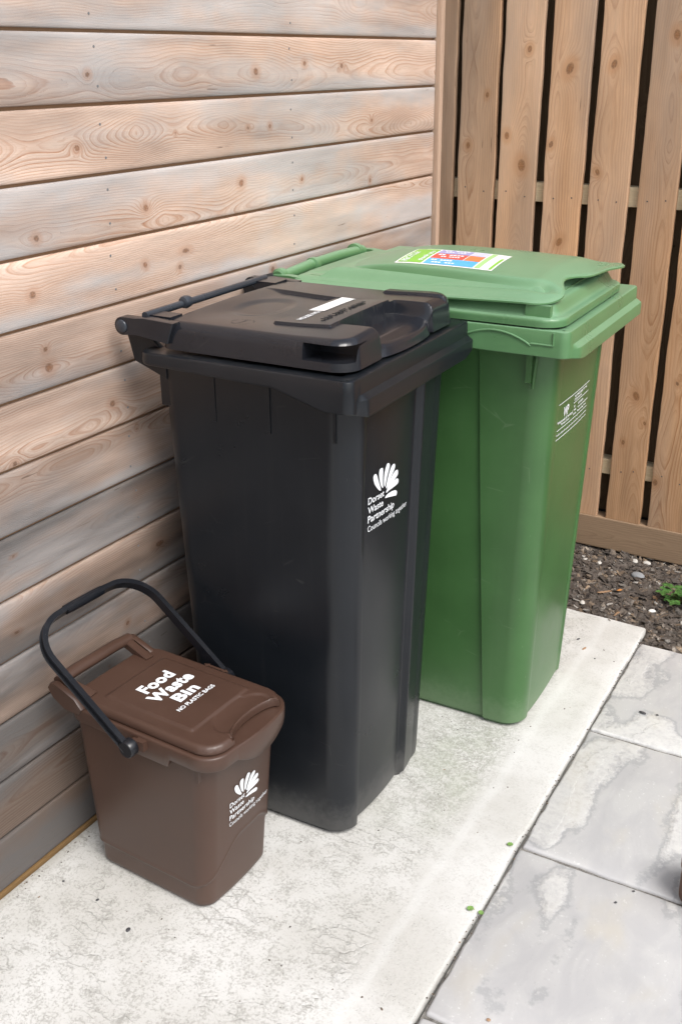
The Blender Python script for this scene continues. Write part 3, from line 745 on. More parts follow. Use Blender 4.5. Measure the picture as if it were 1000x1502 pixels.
# side pocket cut into the near horn
def cut(obj, boxes):
    c = MB(); [c.box(*b) for b in boxes]; co = c.build('cutter', None, smooth=False)
    co.parent = obj.parent; bpy.context.view_layer.update()
    m = obj.modifiers.new('b', 'BOOLEAN'); m.operation = 'DIFFERENCE'; m.object = co; m.solver = 'EXACT'
    dg = bpy.context.evaluated_depsgraph_get(); me = bpy.data.meshes.new_from_object(obj.evaluated_get(dg))
    obj.modifiers.clear(); obj.data = me; bpy.data.objects.remove(co)
    me.set_sharp_from_angle(angle=math.radians(38))
cut(lid, [(-.108, -.0205, -.02, .095, .9905, 1.0185)])
# writing on the lid
def on_lid(P2, Fq, zf, lift=.0007):
    P = np.asarray(P2); z = zf(P, np.full(len(P), .05))+lift; return np.column_stack([P, z]), Fq
def subdiv_quad(x0, x1, y0, y1, nx=6, ny=10):
    X, Y = np.meshgrid(np.linspace(x0, x1, nx), np.linspace(y0, y1, ny), indexing='ij'); i, j = np.meshgrid(np.arange(nx-1), np.arange(ny-1), indexing='ij'); a = (i*ny+j).ravel()
    return np.column_stack([X.ravel(), Y.ravel()]), [tuple(f) for f in np.column_stack([a, a+ny, a+ny+1, a+1]).tolist()]
q = MB(); q.add(*on_lid(*subdiv_quad(-.200, -.167, .212, .337), zlid_b)); q.build('number_strip', M['stk_white'], bb, smooth=False)
def lidtext(s, y0, y1, xb, h, bold=0):   # reads along +y, top of the letters towards the wall
    P2, Fq = fit_text(s, 0, 1, 0, 1, bold); return np.column_stack([xb-P2[:, 1]*h, y0+P2[:, 0]*(y1-y0)]), Fq
q = MB(); q.add(*on_lid(*lidtext('HOUSE NO:', .137, .208, -.170, .012, .03), zlid_b)); q.build('house_number_wording', M['print'], bb, smooth=False)
def emboss(s, y0, y1, xb, h, zf, parent, m):
    P2, Fq = lidtext(s, y0, y1, xb, h, .01); V, F2 = on_lid(P2, Fq, zf, .0012)
    o = mesh('moulded_wording', V, F2, m, parent, smooth=False); md = o.modifiers.new('s', 'SOLIDIFY'); md.thickness = .0014; md.offset = 1
    return o
emboss('NO HOT ASHES', .145, .30, -.128, .009, zlid_b, bb, M['black_lid'])
# circular moulding mark
q = MB()
for k in range(26):
    a = 2*PI*k/26; 
    if k % 5 == 0: continue
    P2, F2 = np.array([(-.268+.020*math.cos(a)+dx, .098+.020*math.sin(a)+dy) for dx, dy in ((-.0012,-.001),(.0012,-.001),(.0012,.0016),(-.0012,.0016))]), [(0,1,2,3)]
    V, F2 = on_lid(P2, F2, zlid_b, .0009); q.add(V, F2)
P2, F2 = lidtext('EN 840', .083, .113, -.265, .006, .01); V, F2 = on_lid(P2, F2, zlid_b, .0009); q.add(V, F2)
q.build('moulded_mark', M['bar'], bb, smooth=False)
# hinge: two arms, pins, bar with a collar
def hinge(root, m, mlug, mpin, px, pz, ys, xl, zl, r, rimx):
    for y, s in ys:
        q = MB(); pts = []
        for k in range(13): a = PI/2+PI*k/12+.15; pts.append((px+r*math.cos(a), pz+r*math.sin(a)))
        pts += [(px+.030, pz-r*.80), (xl+.03, zl-.040), (xl+.045, zl-.002), (xl-.02, zl+.001), (px+.03, pz+r*1.02)]
        q.prism(pts, y-.011, y+.011, .0018); q.build('hinge_arm', m, root, angle=40)
        q = MB(); y0, y1 = (y-.0145, y-.010) if s < 0 else (y+.010, y+.0145)
        q.tube([(px, y0, pz), (px, y0+(y1-y0)*.35, pz), (px, y1, pz)], [r*.62, r*.72, r*.72] if s < 0 else [r*.72, r*.72, r*.62], 24); q.build('hinge_pin', mpin, root, angle=50)
        q = MB(); yy = y+.0135*(-s)*-1 if False else y+.0175*(-s)
        q.prism([(px-.012, pz-.004), (px+.004, pz-.062*1.1), (rimx+.015, pz-.095), (rimx+.015, pz-.045), (px+.014, pz+.002)], yy-.006, yy+.006, .001); q.build('hinge_lug', mlug, root, angle=40)
hinge(bb, M['black_lid'], M['black'], M['bar'], -.480, 1.009, ((.034, -1), (.455, 1)), -.41, 1.027, .0165, -.42)
q = MB(); q.tube([(-.443, .045, 1.027), (-.443, .445, 1.027)], .0070, 16); q.build('hinge_bar', M['bar'], bb)
q = MB()
for y in (.165,): q.tube([(-.440, y-.012, 1.030), (-.440, y-.010, 1.030), (-.440, y-.004, 1.030), (-.440, y+.008, 1.030), (-.440, y+.010, 1.030)], [.007, .0105, .0125, .0105, .007], 20)
q.build('bar_collar', M['bar'], bb)
for ya_, yb_ in ((.05, .085), (.40, .445)): q = MB(); q.box(-.44, -.39, ya_, yb_, 1.012, 1.0285); q.build('hinge_knuckle', M['black_lid'], bb)
wheel_set(bb, -.375, .03, .47, .088)
logo(bb, M['print'], front_fn(PB), .1265, .653, 1.27, .98*1.29)
q = MB(); q.box(-.024, -.016, .20, .30, .9722, .9728); 
shift_children(bb, *CB)

# ================================================================= GREEN BIN
CG = (-.34, .26)
gb = place_root('wheelie_bin', .709, -.800, 2, *CG, 'green wheelie bin with a colourful recycling sticker on its domed lid', 'wheelie bin')
PG = dict(ztop=.955, x0=(-.60, -.655), x1=(-.066, -.040), y0=(.074, .055), y1=(.405, .455), rr=.04, rf=.048, panel=(.17, .86), pe=.012, rec=.004, bow=.003, bulge=.005, step=(-.158, -.204))
bin_body(gb, M['green'], PG, [(-.088,.012,.838,.955,.060,.022),(-.45,.010,.84,.955,.056,.007)])
q = MB()
pts = [(-.080, .052, .915), (-.076, .047, .900), (-.077, .045, .880), (-.079, .044, .850), (-.080, .046, .838)]
q.tube(pts, .0035, 8); q.build('rib_bead', M['green'], gb)
def zb_g(O):
    x, y = O[:, 0], O[:, 1]; side = lerp(.925, .917, np.clip((x+.66)/.5, 0, 1))
    return np.where(x > -.03, lerp(.917, .906, sm(.0, .08, y)), side)
rim(gb, M['green_lid'], -.655, 0, 0, .515, .969, zb_g, lambda O: .012*sm(-.012, -.004, O[:, 0])*sm(.010, .05, O[:, 1]), r=(.035,.018,.012,.035))
# moulded arch on the near side of the collar
q = MB(); arch = []
for k in range(41):
    t_ = k/40; x = -.225+.150*t_; arch.append((x, -.0006, .936+.0235*math.sin(PI*min(1, t_*1.0))**.8 if t_ < 1 else .936))
q.tube(arch, .0022, 8, ell=1.0); q.tube([(-.075,-.0006,.941), (-.030,-.0006,.941)], .0022, 8); q.tube([(-.030,-.0004,.941), (-.030,-.0004,.966)], .0022, 8); q.build('collar_moulding', M['green_lid'], gb)
# lid base skirt
GO = rrect(-.62, -.018, .004, .462, (.03,.048,.050,.03), 16, 90)
def zsk(P, d):
    z = .990-(.006-np.sqrt(np.maximum(0, .006**2-(.006-np.clip(d, 0, .006))**2)))
    z = z+.026*sm(.012, .034, d)+.022*sm(.034, .08, d); return z
V, Fq = disc(GO, (-.32, .235), zsk, lambda O: np.full(len(O), .9725), 70, under=lambda P: np.full(len(P), .9725)); q = MB(); q.add(V, Fq); q.build('lid_skirt', M['green_lid'], gb, angle=40)
# domed top slab with a thin flying edge
SO = rrect(-.625, -.022, .010, .448, (.02,.075,.045,.02), 18, 110)
SO = SO.copy(); fsel = sm(-.10, -.03, SO[:, 0])
SO[:, 0] += fsel*(.016*np.exp(-((SO[:, 1]-.385)/.05)**2)-.030*np.exp(-((SO[:, 1]-.14)/.06)**2)-.006*sm(.30, .18, SO[:, 1]))
def zdome(P, d):
    x, y = P[:, 0], P[:, 1]; v = (y-.010)/.438
    lo = 1.0075+.012*sm(-.5, -.05, x)+.008*np.clip(1-v*6, 0, 1)*0
    ed = np.minimum(y-.010, .448-y)
    shoulder = sm(.052+.012*sm(-.12,-.60,x), .075+.012*sm(-.12,-.6,x), ed)
    dome = 1.032+.034*np.sin(PI*np.clip(v, 0, 1))**.8*sm(-.66, -.36, x)*lerp(1, .72, sm(-.30, -.03, x))
    dome = dome-.012*sm(-.42, -.63, x)
    border = lo+.012*sm(0, .045, ed)
    z = lerp(border, dome, shoulder*sm(.0, .028, -.022-x+.004))
    fz = sm(-.10, -.018, x); z = lerp(z, 1.026+.010*np.sin(PI*v)+.004*sm(.08,.2,y)-.012*sm(.10,.02,y), fz)
    # thumb scoop at the end of the shoulder
    z = z-.009*np.exp(-((x+.075)/.020)**2-((ed-.062)/.012)**2)+.004*np.exp(-((x+.058)/.016)**2-((ed-.055)/.02)**2)
    return z-.0025+.0025*sm(0, .004, d)
def zedge(O): return zdome(O, np.zeros(len(O)))-.0032
V, Fq = disc(SO, (-.32, .235), zdome, zedge, 130, under=lambda P: zdome(P, np.full(len(P), .01))-.0055)
q = MB(); q.add(V, Fq); q.build('lid', M['green_lid'], gb, angle=50)
q = MB(); q.box(-.60, -.06, .06, .41, 1.0, 1.02); q.box(-.095, -.045, .016, .030, .988, 1.012); q.build('lid_inner_web', M['green_lid'], gb)
# hinge bar with knuckles
q = MB(); q.tube([(-.676, .050, 1.006), (-.672, .18, 1.014), (-.668, .30, 1.016), (-.664, .42, 1.012)], [.013, .0135, .0135, .0145], 18)
for y, r_ in ((.195, .0185), (.400, .021), (.052, .017)): q.tube([(-.671, y-.012, 1.012), (-.671, y-.008, 1.012), (-.671, y+.006, 1.012), (-.671, y+.010, 1.012)], [.012, r_, r_, .012], 20)
q.build('hinge_bar', M['green_lid'], gb)
q = MB(); q.tube([(-.688, .022, 1.003), (-.688, .028, 1.003), (-.688, .050, 1.003)], [.013, .0155, .0155], 22); q.build('hinge_pin', M['black'], gb, angle=50)
for y in (.044, .43):
  q = MB(); q.prism([(-.690, 1.016), (-.700, 1.005), (-.690, .992), (-.60, .985), (-.58, 1.012), (-.64, 1.018)], y-.010, y+.010, .002)
  q.build('hinge_arm', M['green_lid'], gb)
for y in (.07, .41):
  q = MB(); q.prism([(-.700, 1.0), (-.692, .95), (-.64, .92), (-.64, .96), (-.675, 1.005)], y-.006, y+.006, .001)
  q.build('hinge_lug', M['green'], gb)
# sticker on the dome
def stick(rects, name, m, parent, lift):
    q = MB()
    for (u0, u1, v0, v1) in rects:
        # u along -> from the wall end to the front, v from near edge to far edge
        P2, F2 = subdiv_quad(u0, u1, v0, v1, 8, 8); q.add(*on_lid(P2, F2, zdome, lift))
    return q.build(name, m, parent, smooth=True)
u0, u1, v0, v1 = -.418, -.200, .100, .218
st = stick([(u0, u1, v0, v1)], 'recycling_sticker', M['stk_white'], gb, .0006)
L1 = .0011; pw = .003
def sp(a, b, c, d): return (u0+(u1-u0)*a, u0+(u1-u0)*b, v0+(v1-v0)*c, v0+(v1-v0)*d)
stick([sp(.02,.27,.05,.95)], 'green_panel', M['stk_green'], st, L1)
stick([sp(.29,.63,.68,.96)], 'purple_panel', M['stk_purple'], st, L1); stick([sp(.64,.80,.68,.96)], 'lilac_panel', M['stk_lilac'], st, L1)
stick([sp(.29,.63,.36,.66)], 'red_panel', M['stk_red'], st, L1); stick([sp(.64,.80,.36,.66)], 'orange_panel', M['stk_orange'], st, L1)
stick([sp(.29,.80,.04,.34)], 'blue_panel', M['stk_blue'], st, L1); stick([sp(.815,.87,.04,.96)], 'pale_green_band', M['stk_pale'], st, L1); stick([sp(.955,.985,.04,.7)], 'green_band', M['stk_green'], st, L1)
q = MB()
for s, a, b, c, d in (('RECYCLE', .04,.11,.10,.70), ('thank you', .20,.25,.15,.80)):
    P2, F2 = fit_text(s, 0, 1, 0, 1, .02); x0_, x1_, y0_, y1_ = sp(a, b, c, d)
    q.add(*on_lid(np.column_stack([x1_-P2[:, 1]*(x1_-x0_), y0_+P2[:, 0]*(y1_-y0_)]), F2, zdome, .0016))
for (a, b, c, d) in ((.33,.60,.85,.91),(.36,.58,.75,.80),(.33,.60,.55,.61),(.38,.58,.44,.49),(.33,.55,.22,.28),(.36,.60,.10,.15)):
    nn = 7
    for k in range(nn):
        if (k*7+int(a*100)) % 5 == 2: continue
        aa = a+(b-a)*k/nn; x0_, x1_, y0_, y1_ = sp(aa, aa+(b-a)/nn*.8, c, d); q.add(*on_lid(*subdiv_quad(x0_, x1_, y0_, y1_, 3, 3), zdome, .0016))
q.build('sticker_print', M['print'], st, smooth=False)
# printed label on the front
fg = front_fn(PG); q = MB()
def put(P2, Fq): P2 = np.asarray(P2); q.add(np.column_stack([fg(P2[:, 0], P2[:, 1])+.0008, P2]), Fq)
def line(y0, y1, z, h=.0016): put([(y0+(y1-y0)*k/8, z+e*h) for k in range(9) for e in (0, 1)], [(2*k, 2*k+2, 2*k+3, 2*k+1) for k in range(8)])
LY0, LY1 = .128, .340
line(LY0, LY1, .7825); line(.228, LY1, .7605); line(LY0, LY1, .7245); line(LY0, LY1, .7035)
for s, a0, a1, b0, b1, bo in (('WP', .164, .196, .748, .770, .03), ('Weymouth & Portland', .131, .226, .7395, .7450, .03), ('Borough Council', .156, .206, .7320, .7365, .03),
    ('ALL ENQUIRIES TO THE', .231, .322, .7735, .7785, .03), ('COUNCIL', .231, .284, .7655, .7700, .03), ('01305 838000', .262, .300, .7500, .7545, .03), ('www.weymouth.gov.uk', .262, .340, .7415, .7460, .03), ('Recycling line', .262, .327, .7325, .7370, .03),
    ('Tel', .232, .242, .7500, .7545, .03), ('Web', .232, .250, .7415, .7460, .03), ('Line', .232, .253, .7325, .7370, .03), ('This bin remains the property of the Council and must not be removed', LY0, LY1, .7125, .7170, .02)):
    put(*fit_text(s, a0, a1, b0, b1, bo))
q.build('front_label', M['print'], gb, smooth=False)
wheel_set(gb, -.59, .03, .485, .095)
shift_children(gb, *CG)

# ================================================================= BROWN FOOD CADDY
CN = (-.165, .12)
nb = place_root('food_waste_bin', .41, -1.585, -2, *CN, 'small brown food waste bin with black carrying handle raised', 'food waste bin')
zt = .37; rings = []
zs = np.concatenate([[0, .002, .006, .012], np.linspace(.02, zt, 150)])
def arc_line(x, y):   # height of the moulded ridge round the foot
    f = sm(-.085, -.045, x); return .056+f*(.062*sm(.03, .12, y)*sm(.26, .17, y)+.018*sm(.0, .06, y))
PNx1 = (-.050, -.018); PNy0 = (.027, .017); PNy1 = (.220, .225)
def nfront(y, z):
    t_ = np.asarray(z)/zt; x1 = lerp(*PNx1, t_); y0 = lerp(*PNy0, t_); y1 = lerp(*PNy1, t_); fy = (np.asarray(y)-y0)/(y1-y0)
    return x1+.006*np.clip(1-((fy-.5)/.5)**2, 0, 1)
for z in zs:
    t_ = z/zt; x0 = lerp(-.320, -.333, t_); x1 = lerp(*PNx1, t_); y0 = lerp(*PNy0, t_); y1 = lerp(*PNy1, t_); ins = .007*(1-sm(0, .010, z))
    R = rrect(x0+ins, x1-ins, y0+ins, y1-ins, (.022,.030,.022,.022), 14, 80); fy = (R[:, 1]-y0)/(y1-y0)
    fr_ = sm(x1-.03, x1-.005, R[:, 0]); R[:, 0] += fr_*.006*np.clip(1-((fy-.5)/.5)**2, 0, 1)
    c0 = np.array([(x0+x1)/2, (y0+y1)/2]); al = arc_line(R[:, 0], R[:, 1])
    off = -.0036*sm(al+.0045, al-.0045, z)+.0020*np.exp(-((z-al)/.0050)**2)
    nn = np.roll(R, -1, 0)-np.roll(R, 1, 0); nn = np.column_stack([nn[:, 1], -nn[:, 0]]); nn /= np.linalg.norm(nn, axis=1)[:, None]
    R = R+nn*off[:, None]; rings.append(np.column_stack([R, np.full(len(R), z)]))
V, Fq = loft(rings); q = MB(); q.add(V, Fq); q.box(-.040, -.034, .0155, .03, .312, .36)
q.box(-.28, -.26, .055, .075, -.0005, .01); q.build('body', M['brown'], nb, angle=40)
# collar
NO = rrect(-.336, .010, .0, .231, (.045,.040,.040,.045), 16, 60); NO = NO.copy(); NO[:, 0] += sm(-.05, -.01, NO[:, 0])*.007*np.clip(1-((NO[:, 1]-.115)/.12)**2, 0, 1)
nrm = np.roll(NO, -1, 0)-np.roll(NO, 1, 0); nrm = np.column_stack([nrm[:, 1], -nrm[:, 0]]); nrm /= np.linalg.norm(nrm, axis=1)[:, None]
x, y = NO[:, 0], NO[:, 1]
zb = .351-.016*bump2(x, -.165, -.085, .003)*(sm(.02, .0, y)+sm(.21, .23, y))
shield = sm(-.02, .0, x)*np.clip(1-((y-.135)/.070)**2, 0, 1)
zb = zb-.026*shield; fl = .004*shield
def R(off, z, f=0): return np.column_stack([NO+nrm*off+nrm*(fl*f)[:, None], z if np.ndim(z) else np.full(len(NO), z)])
L = [R(-.014, zb+.004), R(-.002, zb+.001), R(-.0004, zb, .3), R(.0006, zb+.0015, .4), R(.0012, lerp(zb, .378, .5), 1), R(.0012, .3735, 1), R(.0006, .3765, 1), R(-.0012, .3782, 1), R(-.006, .3785, .5), R(-.03, .3775, 0)]
V, Fq = loft(L, False, True); q = MB(); q.add(V, Fq); q.build('rim', M['brown'], nb, angle=40)
# lid with a scooped finger notch
LO = rrect(-.328, .005, .007, .223, (.040,.038,.038,.040), 16, 90); LO = LO.copy()
LO[:, 0] += sm(-.05, -.01, LO[:, 0])*.007*np.clip(1-((LO[:, 1]-.115)/.12)**2, 0, 1)
cv = np.sqrt(np.clip(1-((LO[:, 1]-.130)/.066)**2, 0, 1)); cut_ = sm(-.02, -.004, LO[:, 0])*cv
LO[:, 0] -= cut_*.026
def zlid_n(P, d):
    x, y = P[:, 0], P[:, 1]; Rr = .010; dd = np.clip(d, 0, Rr); rnd = Rr-np.sqrt(np.maximum(0, Rr*Rr-(Rr-dd)**2))
    cvy = np.sqrt(np.clip(1-((y-.130)/.066)**2, 0, 1)); notch = sm(-.075, -.02, x)*sm(0, .25, cvy)
    z = .3945+.0015*np.sin(PI*np.clip(y/.24, 0, 1))
    pan = bump2(x, -.262, -.060, .0035)*bump2(y, .038, .194, .0035)
    z = z+.0035*pan
    r2 = ((x+.024)/.040)**2+((y-.130)/.070)**2
    scoop = sm(1.0, .80, r2)*sm(-.07, -.03, x)
    z = z-.0035*scoop
    lip = np.exp(-((d-.0015)/.0022)**2)*sm(.1, .5, cvy)*sm(-.04, -.032, x)
    return z-rnd*(1-notch)+lip*.0045
V, Fq = disc(LO, (-.16, .12), zlid_n, lambda O: np.full(len(O), .381), 120, under=lambda P: np.full(len(P), .381)); q = MB(); q.add(V, Fq); q.build('lid', M['brown'], nb, angle=45)
# lid writing
def put_n(items, name, m):
    q = MB()
    for s, y0_, y1_, xb, h, bo in items: q.add(*on_lid(*lidtext(s, y0_, y1_, xb, h, bo), zlid_n, .0007))
    return q.build(name, m, nb, smooth=False)
put_n((('Food', .078, .157, -.199, .029, .045), ('Waste', .066, .171, -.1645, .029, .045), ('Bin', .091, .147, -.131, .027, .045), ('NO PLASTIC BAGS', .068, .166, -.113, .0095, .025)), 'lid_wording', M['print'])
def arrow(yc, xc, s):
    a = MB(); P2 = np.array([(xc+.0045*v, yc+.030*u*s) for u, v in ((-1,0),(-.55,2),(-.55,1),(.55,1),(.55,2),(1,0),(.55,-2),(.55,-1),(-.55,-1),(-.55,-2))])
    V, F2 = on_lid(P2[:, :], [tuple(range(10))], zlid_n, .0006); return V, F2
for (xc, yc) in ((-.155, .023), (-.155, .220)):
    P2 = np.array([(xc+.030*u, yc+.0030*v) for u, v in ((-1,0),(-.6,2),(-.6,1),(.6,1),(.6,2),(1,0),(.6,-2),(.6,-1),(-.6,-1),(-.6,-2))])
    V, F2 = on_lid(P2, [tuple(range(10))], zlid_n, .0004); mesh('moulded_arrow', V, F2, M['brown'], nb, smooth=False)
# rear grab loop
q = MB()
def rr_bar(P0, P1, w, h):
    P0, P1 = Vector(P0), Vector(P1); d = (P1-P0).normalized(); a = d.cross(Vector((0,0,1))).normalized(); b = a.cross(d)
    R = []
    for p in (P0, P1): R.append([p+a*(w*u)+b*(h*v) for u, v in ((-.8,-1),(.8,-1),(1,-.8),(1,.8),(.8,1),(-.8,1),(-1,.8),(-1,-.8))])
    n = 8; q.add(R[0]+R[1], [(k, (k+1) % n, (k+1) % n+n, k+n) for k in range(n)]+[tuple(range(n-1, -1, -1)), tuple(range(n, 2*n))])
q.tube([(-.352, .012, .411), (-.3545, .05, .4125), (-.3545, .155, .4125), (-.352, .196, .411)], [.0125, .0135, .0135, .0125], 16, ell=.8)
q.build('grab_bar', M['brown'], nb, angle=40)
q = MB(); rr_bar((-.356, .022, .409), (-.285, .030, .391), .0085, .008); q.build('grab_arm', M['brown'], nb, angle=40)
q = MB(); rr_bar((-.356, .186, .409), (-.285, .178, .391), .0085, .008); q.build('grab_arm', M['brown'], nb, angle=40)
for y in (-.001, .198):
  q = MB(); q.prism([(-.368, .402), (-.360, .413), (-.350, .416), (-.30, .397), (-.285, .380), (-.295, .366), (-.33, .368), (-.357, .384)], y-.002, y+.010, .002)
  q.build('hinge_cheek', M['brown'], nb, angle=50)
# lugs and the raised bail handle
q = MB(); q.tube([(-.157, .004, .360), (-.157, -.016, .360)], .011, 18); q.box(-.149, -.130, -.012, .003, .356, .3745); q.build('handle_lug', M['brown'], nb, angle=40); q = MB(); q.tube([(-.157, .228, .360), (-.157, .245, .360)], .011, 18); q.build('handle_lug', M['brown'], nb, angle=40)
hd = []
hub = Vector((-.157, 0, .360)); D = Vector((-math.cos(.6465), 0, math.sin(.6465))).normalized()
def bp(y, s): return (hub.x+D.x*s, y, hub.z+D.z*s)
ya, yb = -.022, .250; Lb = .2725; rc = .0705
for s in np.linspace(0, Lb-rc, 8): hd.append(bp(ya, s))
for k in range(1, 13): a = PI/2*k/12; hd.append(bp(ya+rc*(1-math.cos(a))*1.0, Lb-rc+rc*math.sin(a)))
for y in np.linspace(ya+rc, yb-rc, 5)[1:-1]: hd.append(bp(y, Lb+.002))
for k in range(0, 13): a = PI/2*(1-k/12); hd.append(bp(yb-rc*(1-math.cos(a)), Lb-rc+rc*math.sin(a)))
for s in np.linspace(Lb-rc, 0, 8)[1:]: hd.append(bp(yb, s))
# channel section: a flat strap with two raised flanges
q = MB(); NP = len(hd); hv = [Vector(p) for p in hd]; nplane = D.cross(Vector((0,1,0))).normalized()
sec = [(-.0088,-.0040),(.0088,-.0040),(.0088,.0062),(.0070,.0068),(.0060,.0015),(-.0060,.0015),(-.0070,.0068),(-.0088,.0062)]
V = []
for i, p in enumerate(hv):
    t_ = (hv[min(i+1, NP-1)]-hv[max(i-1, 0)]).normalized(); inw = nplane.cross(t_).normalized()
    V += [p+nplane*a_+inw*b_*-1 for a_, b_ in sec]
k = len(sec); Fq = [(i*k+j, i*k+(j+1) % k, (i+1)*k+(j+1) % k, (i+1)*k+j) for i in range(NP-1) for j in range(k)]+[tuple(range(k-1, -1, -1)), tuple(range((NP-1)*k, NP*k))]
q.add(V, Fq); ho = q.build('carrying_handle', M['handle'], nb, angle=40)
q = MB(); mid_ = [bp(y, Lb+.0025) for y in np.linspace(.068, .16, 6)]; q.tube(mid_, [.0092,.0098,.0098,.0098,.0098,.0092], 14, up=(0,1,0) if False else None); q.build('grip', M['handle'], ho)
q = MB(); q.tube([(-.157, -.012, .360), (-.157, -.026, .360), (-.157, -.0285, .360)], [.0165, .0165, .0145], 26); q.build('handle_hub', M['handle'], ho, angle=50)
q = MB(); q.tube([(-.157, .243, .360), (-.157, .257, .360)], [.0165, .0155], 26); q.build('handle_hub', M['handle'], ho, angle=50)
logo(nb, M['print'], nfront, .082, .174, 1.0, 1.0)
shift_children(nb, *CN)

# ================================================================= SMALL THINGS
t = NT('leaf_green'); c = t.co(); n = t.noise(c, 120, 4)
t.P(Base_Color=t.mix(t.rng(n, .35, .65), (.035,.095,.022), (.075,.18,.04)), Roughness=.45, Subsurface_Weight=0.0); M['leaf'] = t.m
t = NT('clover_green'); c = t.co(); n = t.noise(c, 200, 4)
t.P(Base_Color=t.mix(t.rng(n, .35, .65), (.13,.26,.06), (.20,.34,.09)), Roughness=.5); M['clover'] = t.m
M['stem'] = flat('stem', (.22,.16,.06))
def leaf_mb(q, base, direction, up, L, W, serr=5, fold=.25, n=8):
    d = Vector(direction).normalized(); u = Vector(up); s = d.cross(u).normalized(); u = s.cross(d).normalized(); V, F2 = [], []
    for i in range(n+1):
        t_ = i/n; w = W*math.sin(PI*min(1, t_*.96+.02))**.7*(1+.12*(i % 2)); c_ = Vector(base)+d*(L*t_)-u*(L*.25*t_*t_)
        V += [c_-s*w+u*(w*fold), c_, c_+s*w+u*(w*fold)]
    for i in range(n): a = 3*i; F2 += [(a, a+1, a+4, a+3), (a+1, a+2, a+5, a+4)]
    q.add(V, F2)
pr_ = random.Random(3)
pl_ = empty('leafy_plant', (.812, .105, .0), 0, 'small leafy green plant growing in the mulch bed', 'plant')
stq = MB(); clusters = []
for k in range(22):
    a = pr_.uniform(0, 2*PI); rr = pr_.uniform(.008, .07); tip = Vector((math.cos(a)*rr, math.sin(a)*rr, pr_.uniform(.012, .04)))
    stq.tube([(0,0,-.005), tip*.5+Vector((0,0,.008)), tip], [.0012,.001,.0007], 6); clusters.append((tip, a))
stq.build('stem', M['stem'], pl_)
q = MB()
for tip, a in clusters:
    for j in range(5):
        b = a+j*1.25+pr_.uniform(-.3, .3); leaf_mb(q, tip, (math.cos(b), math.sin(b), pr_.uniform(.05, .5)), (0,0,1), pr_.uniform(.014, .024), pr_.uniform(.006, .010))
q.build('leaves', M['leaf'], pl_)
SEEDL = [(.771,-1.100,'lone round-leaved seedling in the joint between concrete and paving',.0062),(.774,-1.298,'left of the two seedlings in the dark joint nearest the camera',.0068),(.795,-1.298,'right of the two seedlings, lying over the paving edge',.0058)]
for (x, y, lb, r_) in SEEDL:
    e = empty('seedling', (x, y, 0), pr_.uniform(0, 6), lb, 'seedling', 'round leaved seedlings in the joint')
    q = MB(); n = 16; cz = .004
    q.add([(0, 0, cz-.0010)]+[(r_*math.cos(2*PI*k/n)*(1-.18*(k == 0)), r_*.85*math.sin(2*PI*k/n), cz+.0006*math.sin(3*k)) for k in range(n)], [(0, 1+k, 1+(k+1) % n) for k in range(n)])
    q.build('leaf', M['clover'], e)
    q = MB(); q.tube([(0,0,cz-.001), (.006,-.002,.001), (.012,-.003,-.004)], .0006, 6); q.build('stem', M['stem'], e)
# stones lying on the bed, and crumbs on the slab
stone_m = flat('pale_stone', (.52,.50,.46), .8); flint = flat('dark_flint', (.055,.055,.06), .5); tan = flat('tan_chip', (.35,.22,.13), .8); oran = flat('orange_chip', (.55,.23,.06), .8); grey_m = flat('grey_stone', (.24,.25,.26), .85)
def lump(name, x, y, z, r, m, label, cat, sx=1.4, sz=.6, jag=.2, rz=0, group=None):
    rn = random.Random(int(x*1e4)+int(abs(y)*1e3)); V_, Ff = rock(r, sx, 1, sz, jag, rn)
    o = mesh(name, [tuple(v) for v in V_], Ff, m, smooth=False); o.location = (x, y, z); o.rotation_euler = (0, 0, rz)
    md = o.modifiers.new('s', 'SUBSURF'); md.levels = 2; md.render_levels = 2
    o.data.polygons.foreach_set('use_smooth', [True]*len(o.data.polygons)); return tag(o, label, cat, group)
from_px = None
GR = 'stones lying on the mulch bed'
for (x, y, r_, m, lb) in ((.476,.225,.010,stone_m,'whitish stone in the bed closest to the green bin, near the gravel board'),(.520,.232,.010,stone_m,'small pale stone second from the green bin near the gravel board'),
    (.613,.290,.013,stone_m,'long white stone against the gravel board, left of the flat one'),(.650,.292,.014,stone_m,'flat pale stone lying against the gravel board'),(.555,-.032,.010,stone_m,'rounded pale pebble beside the end of the concrete'),
    (.742,.022,.010,flat('white_pebble', (.78,.79,.76), .6),'bright white pebble lying in front of the leafy plant'),(.650,.190,.022,grey_m,'largest grey stone in the mulch bed'),(.480,-.035,.014,tan,'tan stone at the corner between green bin and concrete end')):
    lump('stone', x, y, soilz(x, y)+r_*.25, r_, m, lb, 'stone', group=GR, rz=x*9)
for (x, y, L, W_, m, lb) in ((.630,.075,.009,.005,oran,'bright orange bark chip in the middle of the bed'),(.590,.060,.024,.007,tan,'long pale bark chip left of the orange chip'),(.735,.085,.022,.007,tan,'tan bark chip beside the leafy plant'),(.665,-.060,.017,.004,tan,'narrow bark chip near the concrete corner')):
    V_, Ff = chip(L, W_, .0015, random.Random(int(x*1000))); o = mesh('bark_chip', [tuple(v) for v in V_], Ff, m, smooth=False); o.location = (x, y, soilz(x, y)+.008); o.rotation_euler = (.15, -.1, x*7); tag(o, lb, 'bark chip', 'larger bark chips on the bed')
CR = 'crumbs of soil and stone lying on the paving'
